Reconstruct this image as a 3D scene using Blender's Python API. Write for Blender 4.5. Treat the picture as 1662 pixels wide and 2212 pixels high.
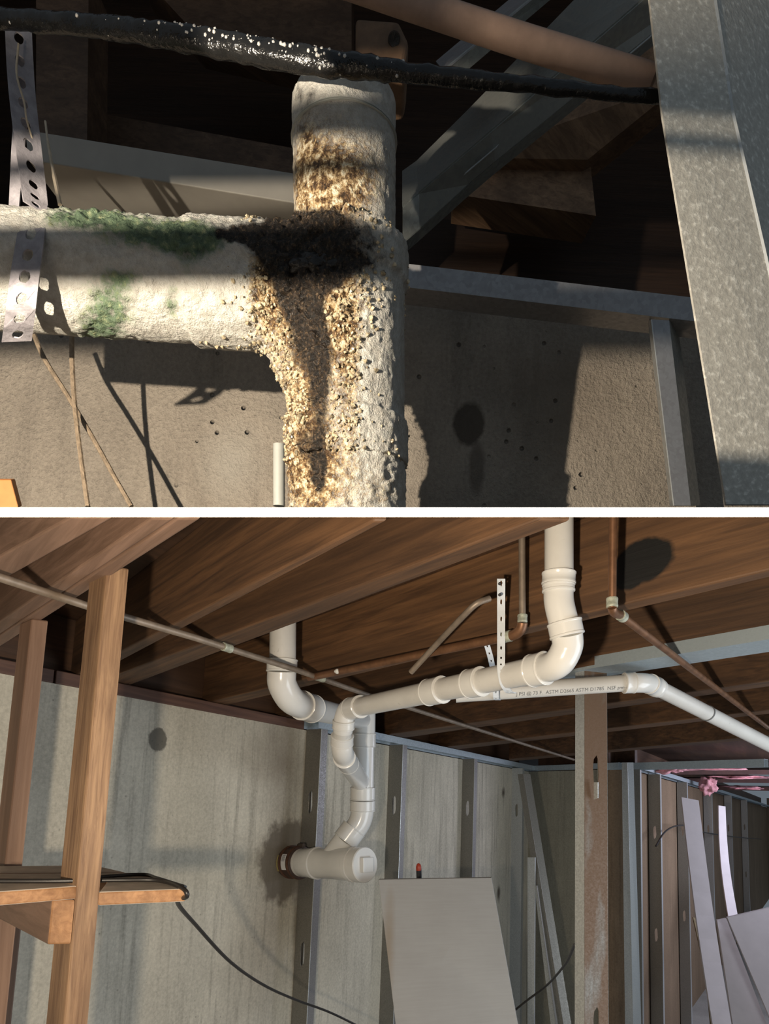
import bpy, bmesh, math, random
from mathutils import Vector, Matrix, noise
random.seed(7)
V = Vector
scn = bpy.context.scene
for o in list(bpy.data.objects):
    bpy.data.objects.remove(o)
COL = scn.collection

# ------------------------------------------------------------------ camera
F, PX, PY = 1300.0, 831.0, 1590.0          # focal length and principal point of the 1662x2212 frame
EYE = V((0, 0, 2.4))
PITCH, ROLL = math.radians(6.6), math.radians(2.2)
_r0, _u0 = V((1, 0, 0)), V((0, -math.sin(PITCH), math.cos(PITCH)))
FWD = V((0, math.cos(PITCH), math.sin(PITCH)))
RGT = _r0 * math.cos(ROLL) + _u0 * math.sin(ROLL)
UPV = -_r0 * math.sin(ROLL) + _u0 * math.cos(ROLL)
cam = bpy.data.cameras.new('camera')
cam.sensor_fit = 'HORIZONTAL'
cam.sensor_width = 36.0
cam.lens = 36.0 * F / 1662.0
cam.shift_x = 0.0
cam.shift_y = (PY - 1106.0) / 1662.0
cam.clip_start = 0.02
cam_o = bpy.data.objects.new('camera', cam)
COL.objects.link(cam_o)
M3 = Matrix((RGT, UPV, -FWD)).transposed()
cam_o.matrix_world = Matrix.Translation(EYE) @ M3.to_4x4()
scn.camera = cam_o

def camp(x, y, z):
    """point from camera-aligned metres (right, up, forward)"""
    return EYE + RGT * x + UPV * y + FWD * z

def D(px, py, z):
    """point seen at a pixel at a depth of z metres"""
    return camp((px - PX) / F * z, (PY - py) / F * z, z)

def proj(p):
    d = p - EYE
    z = d.dot(FWD)
    return PX + F * d.dot(RGT) / z, PY - F * d.dot(UPV) / z

# ------------------------------------------------------------------ world, lights, exposure
w = bpy.data.worlds.new('world')
scn.world = w
w.use_nodes = True
w.node_tree.nodes['Background'].inputs[0].default_value = (0.62, 0.74, 0.86, 1)
w.node_tree.nodes['Background'].inputs[1].default_value = 0.20
scn.view_settings.view_transform = 'Standard'
scn.view_settings.look = 'None'
scn.view_settings.exposure = 0.0
scn.view_settings.gamma = 1.0
scn.view_settings.use_curve_mapping = False

def light(name, kind, pos, energy, color, size=0.05, aim=None, **kw):
    l = bpy.data.lights.new(name, kind)
    l.energy = energy
    l.color = color
    if kind == 'AREA':
        l.size = size
    else:
        l.shadow_soft_size = size
    for k, v in kw.items():
        setattr(l, k, v)
    o = bpy.data.objects.new(name, l)
    COL.objects.link(o)
    o.location = pos
    if aim is not None:
        o.rotation_euler = (aim - pos).to_track_quat('-Z', 'Y').to_euler()
    return o

# phone lamp of the lower picture, work lamp of the upper one, window beyond the right wall
light('phone_lamp', 'POINT', camp(-0.2, -0.12, 0.0), 105, (1.0, 0.85, 0.66), 0.025)
light('work_lamp', 'POINT', camp(-0.33, 0.13, 0.02), 32, (1.0, 0.87, 0.70), 0.0035)
light('far_window', 'AREA', camp(5.2, -0.3, 5.2), 125, (0.80, 0.82, 1.0), 1.6, aim=camp(3.4, -0.9, 7.5))

light('doorway', 'AREA', camp(2.7, -1.0, 0.9), 56, (0.84, 0.92, 1.0), 1.8, aim=camp(-0.6, -0.4, 3.0))  # added unseen fill lamp that brightens the left wall

# ------------------------------------------------------------------ lower place: reference planes
H = EYE.z + 0.47                            # underside of the joists

def hit(px, py, p0, n):
    d = D(px, py, 1.0) - EYE
    return EYE + d * ((p0 - EYE).dot(n) / d.dot(n))

def C(px, py, dz=0.0):
    return hit(px, py, V((0, 0, H + dz)), V((0, 0, 1)))

WA, WB = C(40, 1430), C(1140, 1656)
WDIR = (WB - WA).normalized()
WN = V((WDIR.y, -WDIR.x, 0))                # out of the left wall, towards the room

def W(px, py, off=0.0):
    return hit(px, py, WA + WN * off, WN)

JDIR = (C(1626, 1240) - C(700, 1458)).normalized()   # along the joists, left to right
JANG = math.atan2(JDIR.y, JDIR.x)
WANG = math.atan2(WDIR.y, WDIR.x)

# ------------------------------------------------------------------ object helpers
def tag(o, label, cat, group=None, kind=None):
    o['label'] = label
    if cat:
        o['category'] = cat
    if group:
        o['group'] = group
    if kind:
        o['kind'] = kind
    return o

def link(name, me, mat, parent=None, smooth=False):
    o = bpy.data.objects.new(name, me)
    COL.objects.link(o)
    if mat:
        me.materials.append(mat)
    if smooth:
        for p in me.polygons:
            p.use_smooth = True
    if parent:
        o.parent = parent
        o.matrix_parent_inverse = parent.matrix_world.inverted()
    return o

def thing(name, label, cat, base, group=None):
    o = bpy.data.objects.new(name, None)
    COL.objects.link(o)
    o.empty_display_size = 0.05
    o.matrix_world = Matrix.Translation(base)
    tag(o, label, cat, group)
    return o

def mesh(name, verts, faces, mat, parent=None, smooth=False, recalc=True):
    me = bpy.data.meshes.new(name)
    me.from_pydata([tuple(v) for v in verts], [], faces)
    if recalc:
        bm = bmesh.new()
        bm.from_mesh(me)
        bmesh.ops.recalc_face_normals(bm, faces=bm.faces)
        bm.to_mesh(me)
        bm.free()
    return link(name, me, mat, parent, smooth)

def bevel(o, wdt, seg=2):
    m = o.modifiers.new('bevel', 'BEVEL')
    m.width = wdt
    m.segments = seg
    m.limit_method = 'ANGLE'
    return o

HEXF = [(0, 1, 2, 3), (7, 6, 5, 4), (0, 4, 5, 1), (1, 5, 6, 2), (2, 6, 7, 3), (3, 7, 4, 0)]

def hexa(name, a, b, mat, parent=None, bev=0.0):
    """solid between two quads"""
    o = mesh(name, list(a) + list(b), HEXF, mat, parent)
    if bev:
        bevel(o, bev)
    return o

def slab(name, quad, vec, mat, parent=None, bev=0.0):
    return hexa(name, quad, [q + vec for q in quad], mat, parent, bev)

def bar(name, p0, p1, u, v, mat, parent=None, bev=0.0):
    """solid with rectangular section spanned by u and v, running p0 -> p1"""
    q = [p0, p0 + u, p0 + u + v, p0 + v]
    return slab(name, q, p1 - p0, mat, parent, bev)

def smoothpath(pts, n=8):
    out = []
    P = [pts[0] * 2 - pts[1]] + list(pts) + [pts[-1] * 2 - pts[-2]]
    for i in range(1, len(P) - 2):
        for k in range(n):
            t = k / n
            a, b, c, d = P[i - 1], P[i], P[i + 1], P[i + 2]
            out.append(0.5 * ((2 * b) + (c - a) * t + (2 * a - 5 * b + 4 * c - d) * t * t + (3 * b - a - 3 * c + d) * t ** 3))
    out.append(pts[-1].copy())
    return out

def bendpath(p0, pc, p1, n=10):
    """quarter-like bend from p0 to p1 with corner pc"""
    return [(p0 * (1 - t) ** 2 + pc * 2 * t * (1 - t) + p1 * t * t) for t in [k / n for k in range(n + 1)]]

def tube_geo(path, rad, seg=24, cap=True):
    n = len(path)
    rads = rad if isinstance(rad, (list, tuple)) else [rad] * n
    vs, fs = [], []
    t0 = (path[1] - path[0]).normalized()
    ref = V((0, 0, 1)) if abs(t0.z) < 0.9 else V((0, 1, 0))
    u = t0.cross(ref).normalized()
    for i, p in enumerate(path):
        t = (path[min(i + 1, n - 1)] - path[max(i - 1, 0)])
        if t.length < 1e-9:
            t = t0.copy()
        t.normalize()
        u = (u - t * u.dot(t)).normalized()
        v = t.cross(u)
        for k in range(seg):
            a = 2 * math.pi * k / seg
            vs.append(p + (u * math.cos(a) + v * math.sin(a)) * rads[i])
    for i in range(n - 1):
        for k in range(seg):
            k2 = (k + 1) % seg
            fs.append((i * seg + k, i * seg + k2, (i + 1) * seg + k2, (i + 1) * seg + k))
    if cap:
        fs.append(tuple(range(seg - 1, -1, -1)))
        fs.append(tuple((n - 1) * seg + k for k in range(seg)))
    return vs, fs

def shade_angle(o, ang=40):
    for p in o.data.polygons:
        p.use_smooth = True
    bm = bmesh.new()
    bm.from_mesh(o.data)
    for e in bm.edges:
        if len(e.link_faces) == 2 and e.calc_face_angle(0) > math.radians(ang):
            e.smooth = False
    bm.to_mesh(o.data)
    bm.free()
    return o

def tube(name, path, rad, mat, parent=None, seg=24):
    vs, fs = tube_geo(path, rad, seg)
    return shade_angle(mesh(name, vs, fs, mat, parent))

def lathe(name, p0, p1, prof, mat, parent=None, seg=32):
    """turned solid: prof = [(t, r)...] with t from 0 to 1 along p0 -> p1"""
    path = [p0.lerp(p1, t) for t, r in prof]
    t = (p1 - p0).normalized()
    ref = V((0, 0, 1)) if abs(t.z) < 0.9 else V((0, 1, 0))
    u = t.cross(ref).normalized()
    v = t.cross(u)
    vs, fs = [], []
    for p, (tt, r) in zip(path, prof):
        for k in range(seg):
            a = 2 * math.pi * k / seg
            vs.append(p + (u * math.cos(a) + v * math.sin(a)) * r)
    n = len(prof)
    for i in range(n - 1):
        for k in range(seg):
            k2 = (k + 1) % seg
            fs.append((i * seg + k, i * seg + k2, (i + 1) * seg + k2, (i + 1) * seg + k))
    fs.append(tuple(range(seg - 1, -1, -1)))
    fs.append(tuple((n - 1) * seg + k for k in range(seg)))
    return shade_angle(mesh(name, vs, fs, mat, parent), 35)

def hub(name, p0, p1, r, mat, parent=None):
    """pipe socket: a collar with softened lips"""
    L = (p1 - p0).length
    e = min(0.004 / L, 0.2)
    return lathe(name, p0, p1, [(0, r * 0.9), (0.001, r * 0.985), (e * 0.35, r * 1.03), (e * 1.2, r * 1.03), (e * 1.6, r), (1 - e * 1.6, r), (1 - e * 1.2, r * 1.03), (1 - e * 0.35, r * 1.03), (0.999, r * 0.985), (1, r * 0.9)], mat, parent)

def plate(name, o, u, v, nu, nv, holes, mat, parent=None, thick=0.0015, rad=0.35, seg=12):
    """sheet spanned by u, v, cut into nu x nv cells; cells listed in holes have a round opening"""
    return plate_f(name, lambda a, b: o + u * a + v * b, nu, nv, holes, mat, parent, thick, rad, seg)

def plate_f(name, f, nu, nv, holes, mat, parent=None, thick=0.0015, rad=0.35, seg=12, rv=None):
    vs, fs = [], []
    rv = rv or rad
    def add(p):
        vs.append(p)
        return len(vs) - 1
    grid = {}
    def g(i, j):
        if (i, j) not in grid:
            grid[(i, j)] = add(f(i / nu, j / nv))
        return grid[(i, j)]
    for i in range(nu):
        for j in range(nv):
            c = [g(i, j), g(i + 1, j), g(i + 1, j + 1), g(i, j + 1)]
            if (i, j) in holes:
                ring = []
                for k in range(seg):
                    a = 2 * math.pi * k / seg - 3 * math.pi / 4
                    ring.append(add(f((i + 0.5 + rad * math.cos(a)) / nu, (j + 0.5 + rv * math.sin(a)) / nv)))
                q = seg // 4
                for s in range(4):
                    for k in range(q):
                        fs.append((c[s], ring[(s * q + k + 1) % seg], ring[(s * q + k) % seg]))
                    fs.append((c[s], c[(s + 1) % 4], ring[((s + 1) * q) % seg]))
            else:
                fs.append(tuple(c))
    o = mesh(name, vs, fs, mat, parent)
    m = o.modifiers.new('thickness', 'SOLIDIFY')
    m.thickness = thick
    m.offset = 0
    return o

# ------------------------------------------------------------------ materials
MATS = {}
class NT:
    def __init__(s, name, rough=0.6, metal=0.0, spec=0.5):
        s.m = bpy.data.materials.new(name)
        s.m.use_nodes = True
        s.t = s.m.node_tree
        s.b = s.t.nodes['Principled BSDF']
        s.b.inputs['Roughness'].default_value = rough
        s.b.inputs['Metallic'].default_value = metal
        s.b.inputs['Specular IOR Level'].default_value = spec
        s.tc = s.n('ShaderNodeTexCoord')
        MATS[name] = s.m
    def n(s, kind, **kw):
        nd = s.t.nodes.new(kind)
        for k, v in kw.items():
            setattr(nd, k, v)
        return nd
    def l(s, a, b):
        s.t.links.new(a, b)
    def coord(s, scale=(1, 1, 1), rotz=0.0, loc=(0, 0, 0)):
        m1 = s.n('ShaderNodeMapping')
        m1.inputs['Rotation'].default_value = (0, 0, rotz)
        m2 = s.n('ShaderNodeMapping')
        m2.inputs['Scale'].default_value = scale
        m2.inputs['Location'].default_value = loc
        s.l(s.tc.outputs['Object'], m1.inputs['Vector'])
        s.l(m1.outputs[0], m2.inputs['Vector'])
        return m2.outputs[0]
    def noise(s, co, scale=5, detail=5, rough=0.6, dist=0.0):
        nd = s.n('ShaderNodeTexNoise')
        nd.inputs['Scale'].default_value = scale
        nd.inputs['Detail'].default_value = detail
        nd.inputs['Roughness'].default_value = rough
        nd.inputs['Distortion'].default_value = dist
        s.l(co, nd.inputs['Vector'])
        return nd.outputs['Fac']
    def ramp(s, fac, stops):
        r = s.n('ShaderNodeValToRGB')
        el = r.color_ramp.elements
        while len(el) < len(stops):
            el.new(0.5)
        for e, (p, c) in zip(el, stops):
            e.position = p
            e.color = (c[0], c[1], c[2], 1) if isinstance(c, (tuple, list)) else (c, c, c, 1)
        s.l(fac, r.inputs['Fac'])
        return r.outputs['Color']
    def mix(s, fac, a, b, mode='MIX'):
        m = s.n('ShaderNodeMix', data_type='RGBA', blend_type=mode)
        for sock, v in ((m.inputs[0], fac), (m.inputs[6], a), (m.inputs[7], b)):
            if hasattr(v, 'links'):
                s.l(v, sock)
            elif isinstance(v, (tuple, list)):
                sock.default_value = (v[0], v[1], v[2], 1)
            else:
                sock.default_value = v
        return m.outputs[2]
    def math(s, op, a, b=0.0, clamp=False):
        m = s.n('ShaderNodeMath', operation=op)
        m.use_clamp = clamp
        for i, v in enumerate((a, b)):
            if hasattr(v, 'links'):
                s.l(v, m.inputs[i])
            else:
                m.inputs[i].default_value = v
        return m.outputs[0]
    def blob(s, center, radii, rotz=0.0, soft=0.35, wob=0.0, wscale=20):
        """1 inside an ellipsoid around a place, 0 outside (a stain with its own shape)"""
        m1 = s.n('ShaderNodeVectorMath', operation='SUBTRACT')
        s.l(s.tc.outputs['Object'], m1.inputs[0])
        m1.inputs[1].default_value = center
        m2 = s.n('ShaderNodeMapping')
        m2.inputs['Rotation'].default_value = (0, 0, rotz)
        s.l(m1.outputs[0], m2.inputs['Vector'])
        m3 = s.n('ShaderNodeVectorMath', operation='DIVIDE')
        s.l(m2.outputs[0], m3.inputs[0])
        m3.inputs[1].default_value = radii
        ln = s.n('ShaderNodeVectorMath', operation='LENGTH')
        s.l(m3.outputs[0], ln.inputs[0])
        d = ln.outputs['Value']
        if wob:
            nz = s.noise(s.tc.outputs['Object'], wscale, 4)
            d = s.math('ADD', d, s.math('MULTIPLY', s.math('SUBTRACT', nz, 0.5), wob))
        r = s.n('ShaderNodeMapRange')
        r.inputs['From Min'].default_value = 1.0
        r.inputs['From Max'].default_value = 1.0 - soft
        s.l(d, r.inputs['Value'])
        return r.outputs[0]
    def color(s, c):
        s.l(c, s.b.inputs['Base Color']) if hasattr(c, 'links') else setattr(s.b.inputs['Base Color'], 'default_value', (c[0], c[1], c[2], 1))
    def bump(s, h, strength=0.3, dist=0.01):
        b = s.n('ShaderNodeBump')
        b.inputs['Strength'].default_value = strength
        b.inputs['Distance'].default_value = dist
        s.l(h, b.inputs['Height'])
        s.l(b.outputs[0], s.b.inputs['Normal'])

def wood(name, c1, c2, rotz=None, sc=1.0, rough=0.65, knots=True):
    """grain along x' (rotated by rotz) or along z when rotz is None"""
    t = NT(name, rough)
    if rotz is None:
        co = t.coord((26 * sc, 26 * sc, 1.3 * sc))
        cb = t.coord((5 * sc, 5 * sc, 0.5 * sc))
    else:
        co = t.coord((1.3 * sc, 26 * sc, 26 * sc), -rotz)
        cb = t.coord((0.5 * sc, 5 * sc, 5 * sc), -rotz)
    g = t.noise(co, 2.0, 6, 0.65, 0.6)
    b = t.noise(cb, 2.2, 3, 0.5)
    col = t.ramp(g, [(0.36, c1), (0.62, c2)])
    lo = [x * 0.62 for x in c1]
    col = t.mix(t.ramp(b, [(0.38, 0.0), (0.66, 1.0)]), col, t.mix(0.65, col, lo))
    if knots:
        v = t.n('ShaderNodeTexVoronoi')
        v.inputs['Scale'].default_value = 2.6 * sc
        t.l(t.coord((1, 1, 1) if rotz is None else (0.8, 1.4, 1.4), 0 if rotz is None else -rotz), v.inputs['Vector'])
        col = t.mix(t.ramp(v.outputs['Distance'], [(0.02, 0.8), (0.075, 0.0)]), col, [x * 0.3 for x in c1])
    t.color(col)
    t.bump(g, 0.25, 0.004)
    return t

def plain(name, c, rough=0.5, metal=0.0, var=0.12, scale=30, bump=0.0, spec=0.5):
    t = NT(name, rough, metal, spec)
    n = t.noise(t.tc.outputs['Object'], scale, 4)
    t.color(t.ramp(n, [(0.3, [x * (1 - var) for x in c]), (0.7, [min(1, x * (1 + var)) for x in c])]))
    if bump:
        t.bump(n, bump, 0.003)
    return t

def galv(name, c, rough=0.42, metal=0.75, scale=90, var=0.35):
    t = NT(name, rough, metal)
    v = t.n('ShaderNodeTexVoronoi')
    v.inputs['Scale'].default_value = scale
    t.l(t.tc.outputs['Object'], v.inputs['Vector'])
    sep = t.n('ShaderNodeSeparateColor')
    t.l(v.outputs['Color'], sep.inputs[0])
    n = t.noise(t.tc.outputs['Object'], scale * 0.6, 4)
    f = t.math('MULTIPLY', t.math('ADD', sep.outputs[0], n), 0.5)
    t.color(t.ramp(f, [(0.2, [x * (1 - var) for x in c]), (0.8, [min(1, x * (1 + var)) for x in c])]))
    r = t.ramp(f, [(0.2, rough + 0.1), (0.8, rough - 0.1)])
    t.l(r, t.b.inputs['Roughness'])
    return t

# ---- lower place materials
wood('joist_wood', (0.066, 0.034, 0.018), (0.155, 0.078, 0.036), JANG, 1.0)
wood('beam_wood', (0.17, 0.10, 0.066), (0.27, 0.165, 0.115), JANG, 1.0)
wood('post_wood', (0.15, 0.080, 0.042), (0.31, 0.19, 0.105), None, 2.2)
wood('old_post_wood', (0.17, 0.095, 0.06), (0.25, 0.15, 0.1), None, 1.0)
wood('sill_wood', (0.10, 0.050, 0.036), (0.18, 0.094, 0.062), WANG, 1.0, knots=False)
wood('shelf_edge_wood', (0.25, 0.12, 0.05), (0.38, 0.20, 0.09), JANG, 1.2)
wood('deck_wood', (0.06, 0.030, 0.016), (0.10, 0.05, 0.026), WANG, 0.8, knots=False)
t = plain('dusty_shelf', (0.72, 0.63, 0.53), 0.85, var=0.2, scale=14)

def concrete(name, c, wang, stains=(), streak=0.5, bumpy=0.35, big=3.0, bands=True, fine=70, pits=26):
    t = NT(name, 0.88, 0, 0.25)
    co = t.tc.outputs['Object']
    n1 = t.noise(co, big, 6, 0.6)
    n2 = t.noise(co, fine, 4, 0.7)
    st = t.noise(t.coord((14, 14, 0.7), -wang), 1.6, 6, 0.7, 0.3)
    dk = [x * 0.55 for x in c]
    lt = [min(1, x * 1.2) for x in c]
    col = t.ramp(n1, [(0.3, [x * 0.8 for x in c]), (0.7, lt)])
    col = t.mix(t.math('MULTIPLY', t.ramp(st, [(0.50, 0.0), (0.64, 1.0)]), streak), col, dk)
    if bands:
        bn = t.noise(t.coord((3.0, 3.0, 0.12), -wang), 1.0, 2, 0.4)
        col = t.mix(t.ramp(bn, [(0.42, 0.0), (0.6, 0.5)]), col, [x * 0.72 for x in c])
    v = t.n('ShaderNodeTexVoronoi')
    v.inputs['Scale'].default_value = pits
    t.l(co, v.inputs['Vector'])
    pit = t.ramp(v.outputs['Distance'], [(0.04, 1.0), (0.13, 0.0)])
    pm = t.math('MULTIPLY', pit, t.ramp(t.noise(co, 7, 3), [(0.48, 0.0), (0.6, 1.0)]))
    col = t.mix(t.math('MULTIPLY', pm, 0.55), col, [x * 0.3 for x in c])
    col = t.mix(0.35, col, t.ramp(n2, [(0.35, dk), (0.65, lt)]))
    for (mask, sc, amt) in [(t.blob(*a[0]), a[1], a[2]) for a in stains]:
        col = t.mix(t.math('MULTIPLY', mask, amt), col, sc)
    t.color(col)
    hgt = t.math('SUBTRACT', t.math('ADD', t.math('MULTIPLY', n2, 0.35), n1), t.math('MULTIPLY', pm, 1.2))
    t.bump(hgt, bumpy, 0.012)
    return t

STUB = W(618, 1862)
concrete('wall_concrete', (0.58, 0.535, 0.435), WANG, [
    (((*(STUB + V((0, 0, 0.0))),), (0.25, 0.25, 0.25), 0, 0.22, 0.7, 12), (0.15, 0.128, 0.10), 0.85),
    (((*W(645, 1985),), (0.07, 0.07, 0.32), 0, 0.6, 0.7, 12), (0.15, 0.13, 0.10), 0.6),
    (((*W(650, 1935),), (0.10, 0.10, 0.10), 0, 0.9, 0.8, 30), (0.46, 0.45, 0.43), 0.6),
    (((*W(340, 1598),), (0.05, 0.05, 0.055), 0, 0.15, 0.7, 26), (0.12, 0.11, 0.09), 0.9),
    (((*W(600, 1640),), (0.30, 0.30, 0.36), 0, 0.9, 0.8, 9), (0.24, 0.20, 0.15), 0.6),
    (((*W(1075, 1930),), (0.05, 0.05, 0.10), 0, 0.6, 0.6, 14), (0.08, 0.06, 0.045), 0.9),
    (((*W(1085, 1712),), (0.05, 0.05, 0.07), 0, 0.6, 0.6, 14), (0.08, 0.06, 0.045), 0.9),
], 0.95)
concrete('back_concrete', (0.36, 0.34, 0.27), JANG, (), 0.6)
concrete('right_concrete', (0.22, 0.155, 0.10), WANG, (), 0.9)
concrete('floor_concrete', (0.3, 0.29, 0.27), 0, (), 0.0, bands=False)
galv('stud_steel', (0.25, 0.24, 0.215), 0.5, 0.6, 220, 0.12)
galv('stud_flange', (0.30, 0.29, 0.28), 0.5, 0.6, 220, 0.12)
galv('flange_steel', (0.55, 0.57, 0.57), 0.4, 0.6, 220, 0.15)
galv('track_steel', (0.40, 0.47, 0.51), 0.5, 0.4, 120, 0.1)
t = galv('rusty_steel', (0.20, 0.19, 0.17), 0.62, 0.25, 220, 0.12)
rn = t.noise(t.coord((5, 5, 1.2)), 1.6, 5, 0.6)
base_c = t.b.inputs['Base Color'].links[0].from_socket
t.color(t.mix(t.ramp(rn, [(0.28, 0.0), (0.42, 0.92)]), base_c, (0.12, 0.064, 0.03)))
t = NT('pvc', 0.28, 0, 0.5)
n = t.noise(t.tc.outputs['Object'], 9, 5)
n2 = t.noise(t.tc.outputs['Object'], 60, 5, 0.7)
col = t.ramp(n, [(0.3, (0.58, 0.565, 0.53)), (0.7, (0.66, 0.645, 0.61))])
col = t.mix(t.math('MULTIPLY', t.ramp(n2, [(0.64, 0.0), (0.72, 1.0)]), 0.5), col, (0.34, 0.32, 0.28))
t.color(col)
t.b.inputs['Subsurface Weight'].default_value = 0.0
plain('pvc_fitting', (0.70, 0.69, 0.66), 0.2, var=0.03, scale=8)
plain('copper_dull', (0.21, 0.105, 0.055), 0.45, 0.55, var=0.3, scale=25)
plain('copper_grey', (0.25, 0.20, 0.155), 0.5, 0.4, var=0.25, scale=25)
plain('solder', (0.42, 0.44, 0.36), 0.6, 0.3, var=0.35, scale=60, bump=0.4)
plain('white_splash', (0.66, 0.66, 0.63), 0.7, var=0.1)
plain('strap_plastic', (0.62, 0.66, 0.70), 0.4, var=0.1)
plain('black_ink', (0.035, 0.035, 0.04), 0.7)
plain('grey_ink', (0.16, 0.17, 0.18), 0.7)
plain('black_cable', (0.018, 0.016, 0.015), 0.4)
plain('coupling_rubber', (0.055, 0.032, 0.024), 0.45, var=0.3, scale=40)
plain('clamp_band', (0.13, 0.065, 0.04), 0.4, 0.5, var=0.3)
plain('old_yellow_label', (0.42, 0.35, 0.13), 0.7, var=0.3)
plain('paper_white', (0.68, 0.68, 0.68), 0.7, var=0.05)
plain('iron_pipe', (0.065, 0.048, 0.036), 0.7, 0.2, var=0.5, scale=30, bump=0.6)
plain('mdf_white', (0.56, 0.52, 0.53), 0.6, var=0.06, scale=6)
plain('mdf_edge', (0.22, 0.115, 0.07), 0.8, var=0.2)
plain('mdf_back', (0.18, 0.14, 0.07), 0.8, var=0.2)
plain('insulation_pink', (0.62, 0.30, 0.33), 0.95, var=0.25, scale=35, bump=0.8)
plain('red_joist', (0.045, 0.014, 0.009), 0.8, var=0.3, scale=12)
plain('red_plastic', (0.45, 0.05, 0.02), 0.4, var=0.1)
plain('black_plastic', (0.02, 0.02, 0.024), 0.4)
plain('divider_white', (0.86, 0.86, 0.86), 0.6, var=0.01)
t = plain('panel_grey', (0.37, 0.345, 0.315), 0.8, var=0.07, scale=4)
PANEL_TL, PANEL_BL = (818, 1900), (851, 2180)

# =================================================================== added dividing board, keeps each place's lamps apart
def campl(x, yo, z):
    """on the plane that splits the two places; yo = metres above it"""
    return camp(x, (PY - 1106.5) / F * z + yo, z)
def th(z):
    return 10.3 / F * z
ZN, ZF = 0.088, 1.0
q0 = [campl(-1.5, -th(ZN), ZN), campl(1.5, -th(ZN), ZN), campl(1.5, th(ZN), ZN), campl(-1.5, th(ZN), ZN)]
q1 = [campl(-1.5, -th(ZN), ZF), campl(1.5, -th(ZN), ZF), campl(1.5, th(ZN), ZF), campl(-1.5, th(ZN), ZF)]
plain('divider_felt', (0.05, 0.045, 0.04), 0.9, var=0.1)
dvd = hexa('trim_1', q0, q1, MATS['divider_white'])
dvd.data.materials.append(MATS['divider_felt'])           # dark faces added to soak up lamp bounce, white front edge
for p in dvd.data.polygons:
    if abs(p.normal.dot(FWD)) < 0.7:
        p.material_index = 1
tag(dvd, 'thin white-edged board dividing the pipe close-up above from the basement below', 'divider', kind='structure')

# =================================================================== LOWER PLACE: room shell
fl = mesh('floor', [V((-7, -3, 0)), V((9, -3, 0)), V((9, 16, 0)), V((-7, 16, 0)), V((-7, -3, -0.1)), V((9, -3, -0.1)), V((9, 16, -0.1)), V((-7, 16, -0.1))], HEXF, MATS['floor_concrete'])
tag(fl, 'grey concrete basement floor below the pipes', 'floor', kind='structure')

WTOP = H - 0.055
def wall(name, a, b, nrm, mat, label, top=WTOP):
    a0, b0 = V((a.x, a.y, 0)), V((b.x, b.y, 0))
    q = [a0, b0, V((b.x, b.y, top)), V((a.x, a.y, top))]
    o = slab(name, q, -nrm * 0.2, MATS[mat])
    return tag(o, label, 'wall', kind='structure')
C1, C2, C3 = C(1143, 1656), C(1352, 1648), C(1640, 1735)
wl = wall('wall_left', WA - WDIR * 2.2, C1, WN, 'wall_concrete', 'streaked grey concrete wall that the cleanout pipe enters')
d2 = (C2 - C1).normalized()
n2v = V((d2.y, -d2.x, 0))
if n2v.dot(EYE - C1) < 0:
    n2v = -n2v
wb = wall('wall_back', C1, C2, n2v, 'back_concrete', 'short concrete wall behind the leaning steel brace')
d3 = (C3 - C2).normalized()
n3v = V((d3.y, -d3.x, 0))
if n3v.dot(EYE - C2) < 0:
    n3v = -n3v
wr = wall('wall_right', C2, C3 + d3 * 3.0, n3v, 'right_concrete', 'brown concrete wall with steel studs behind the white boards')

fe = C3 + d3 * 3.0
fdir = V((n3v.x, n3v.y, 0))
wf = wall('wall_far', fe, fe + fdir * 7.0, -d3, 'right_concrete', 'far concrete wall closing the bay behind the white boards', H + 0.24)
# sill plate in two lengths on the left wall
S_A, S_B = WA - WDIR * 2.2, W(655, 1560)
S_A.z = S_B.z = WTOP
for a, b in ((S_A, S_A.lerp(S_B, 0.62)), (S_A.lerp(S_B, 0.622), S_B)):
    bar('sill_plate', a + WN * 0.012 - WN * 0.15, b + WN * 0.012 - WN * 0.15, WN * 0.15, V((0, 0, 0.052)), MATS['sill_wood'], wl, 0.004)

# joists hang from the deck
JH = 0.24
q = [camp(-3.5, 0, 0.9), camp(4.0, 0, 0.9), camp(6.5, 0, 14), camp(-6.0, 0, 14)]
q = [V((p.x, p.y, H + JH)) for p in q]
ceil = tag(slab('ceiling', q, V((0, 0, 0.03)), MATS['deck_wood']), 'brown timber ceiling with joists over the basement', 'ceiling', kind='structure')

ra, rb = WA - WDIR * 2.2 - WN * 0.11, C1 - WN * 0.11
bar('rim_joist', V((ra.x, ra.y, WTOP)), V((rb.x, rb.y, WTOP)), -WN * 0.04, V((0, 0, JH + 0.055)), MATS['deck_wood'], ceil)
for a_, b_, n_ in ((C1, C2, n2v), (C2, C3 + d3 * 3.0, n3v)):
    a_, b_ = a_ - n_ * 0.15, b_ - n_ * 0.15
    bar('rim_joist', V((a_.x, a_.y, WTOP)), V((b_.x, b_.y, WTOP)), -n_ * 0.04, V((0, 0, JH + 0.055)), MATS['deck_wood'], ceil)
# burnt patch sits on the joist that carries it
def joist(n0, n1, f0, f1, mat='joist_wood', ext0=True, ext1=0.0, par=None, hgt=JH, name='joist'):
    a0, a1, b0, b1 = C(*n0), C(*n1), C(*f0), C(*f1)
    da = (a1 - a0).normalized()
    db = (b1 - b0).normalized()
    if ext0:                                     # left ends rest on the wall
        def onwall(p, d):
            return p + d * ((WA - WN * 0.1 - p).dot(WN) / d.dot(WN))
        a0, b0 = onwall(a0, da), onwall(b0, db)
    a1, b1 = a1 + da * ext1, b1 + db * ext1
    return slab(name, [a0, a1, b1, b0], V((0, 0, hgt)), MATS[mat], par or ceil, 0.004)

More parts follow.
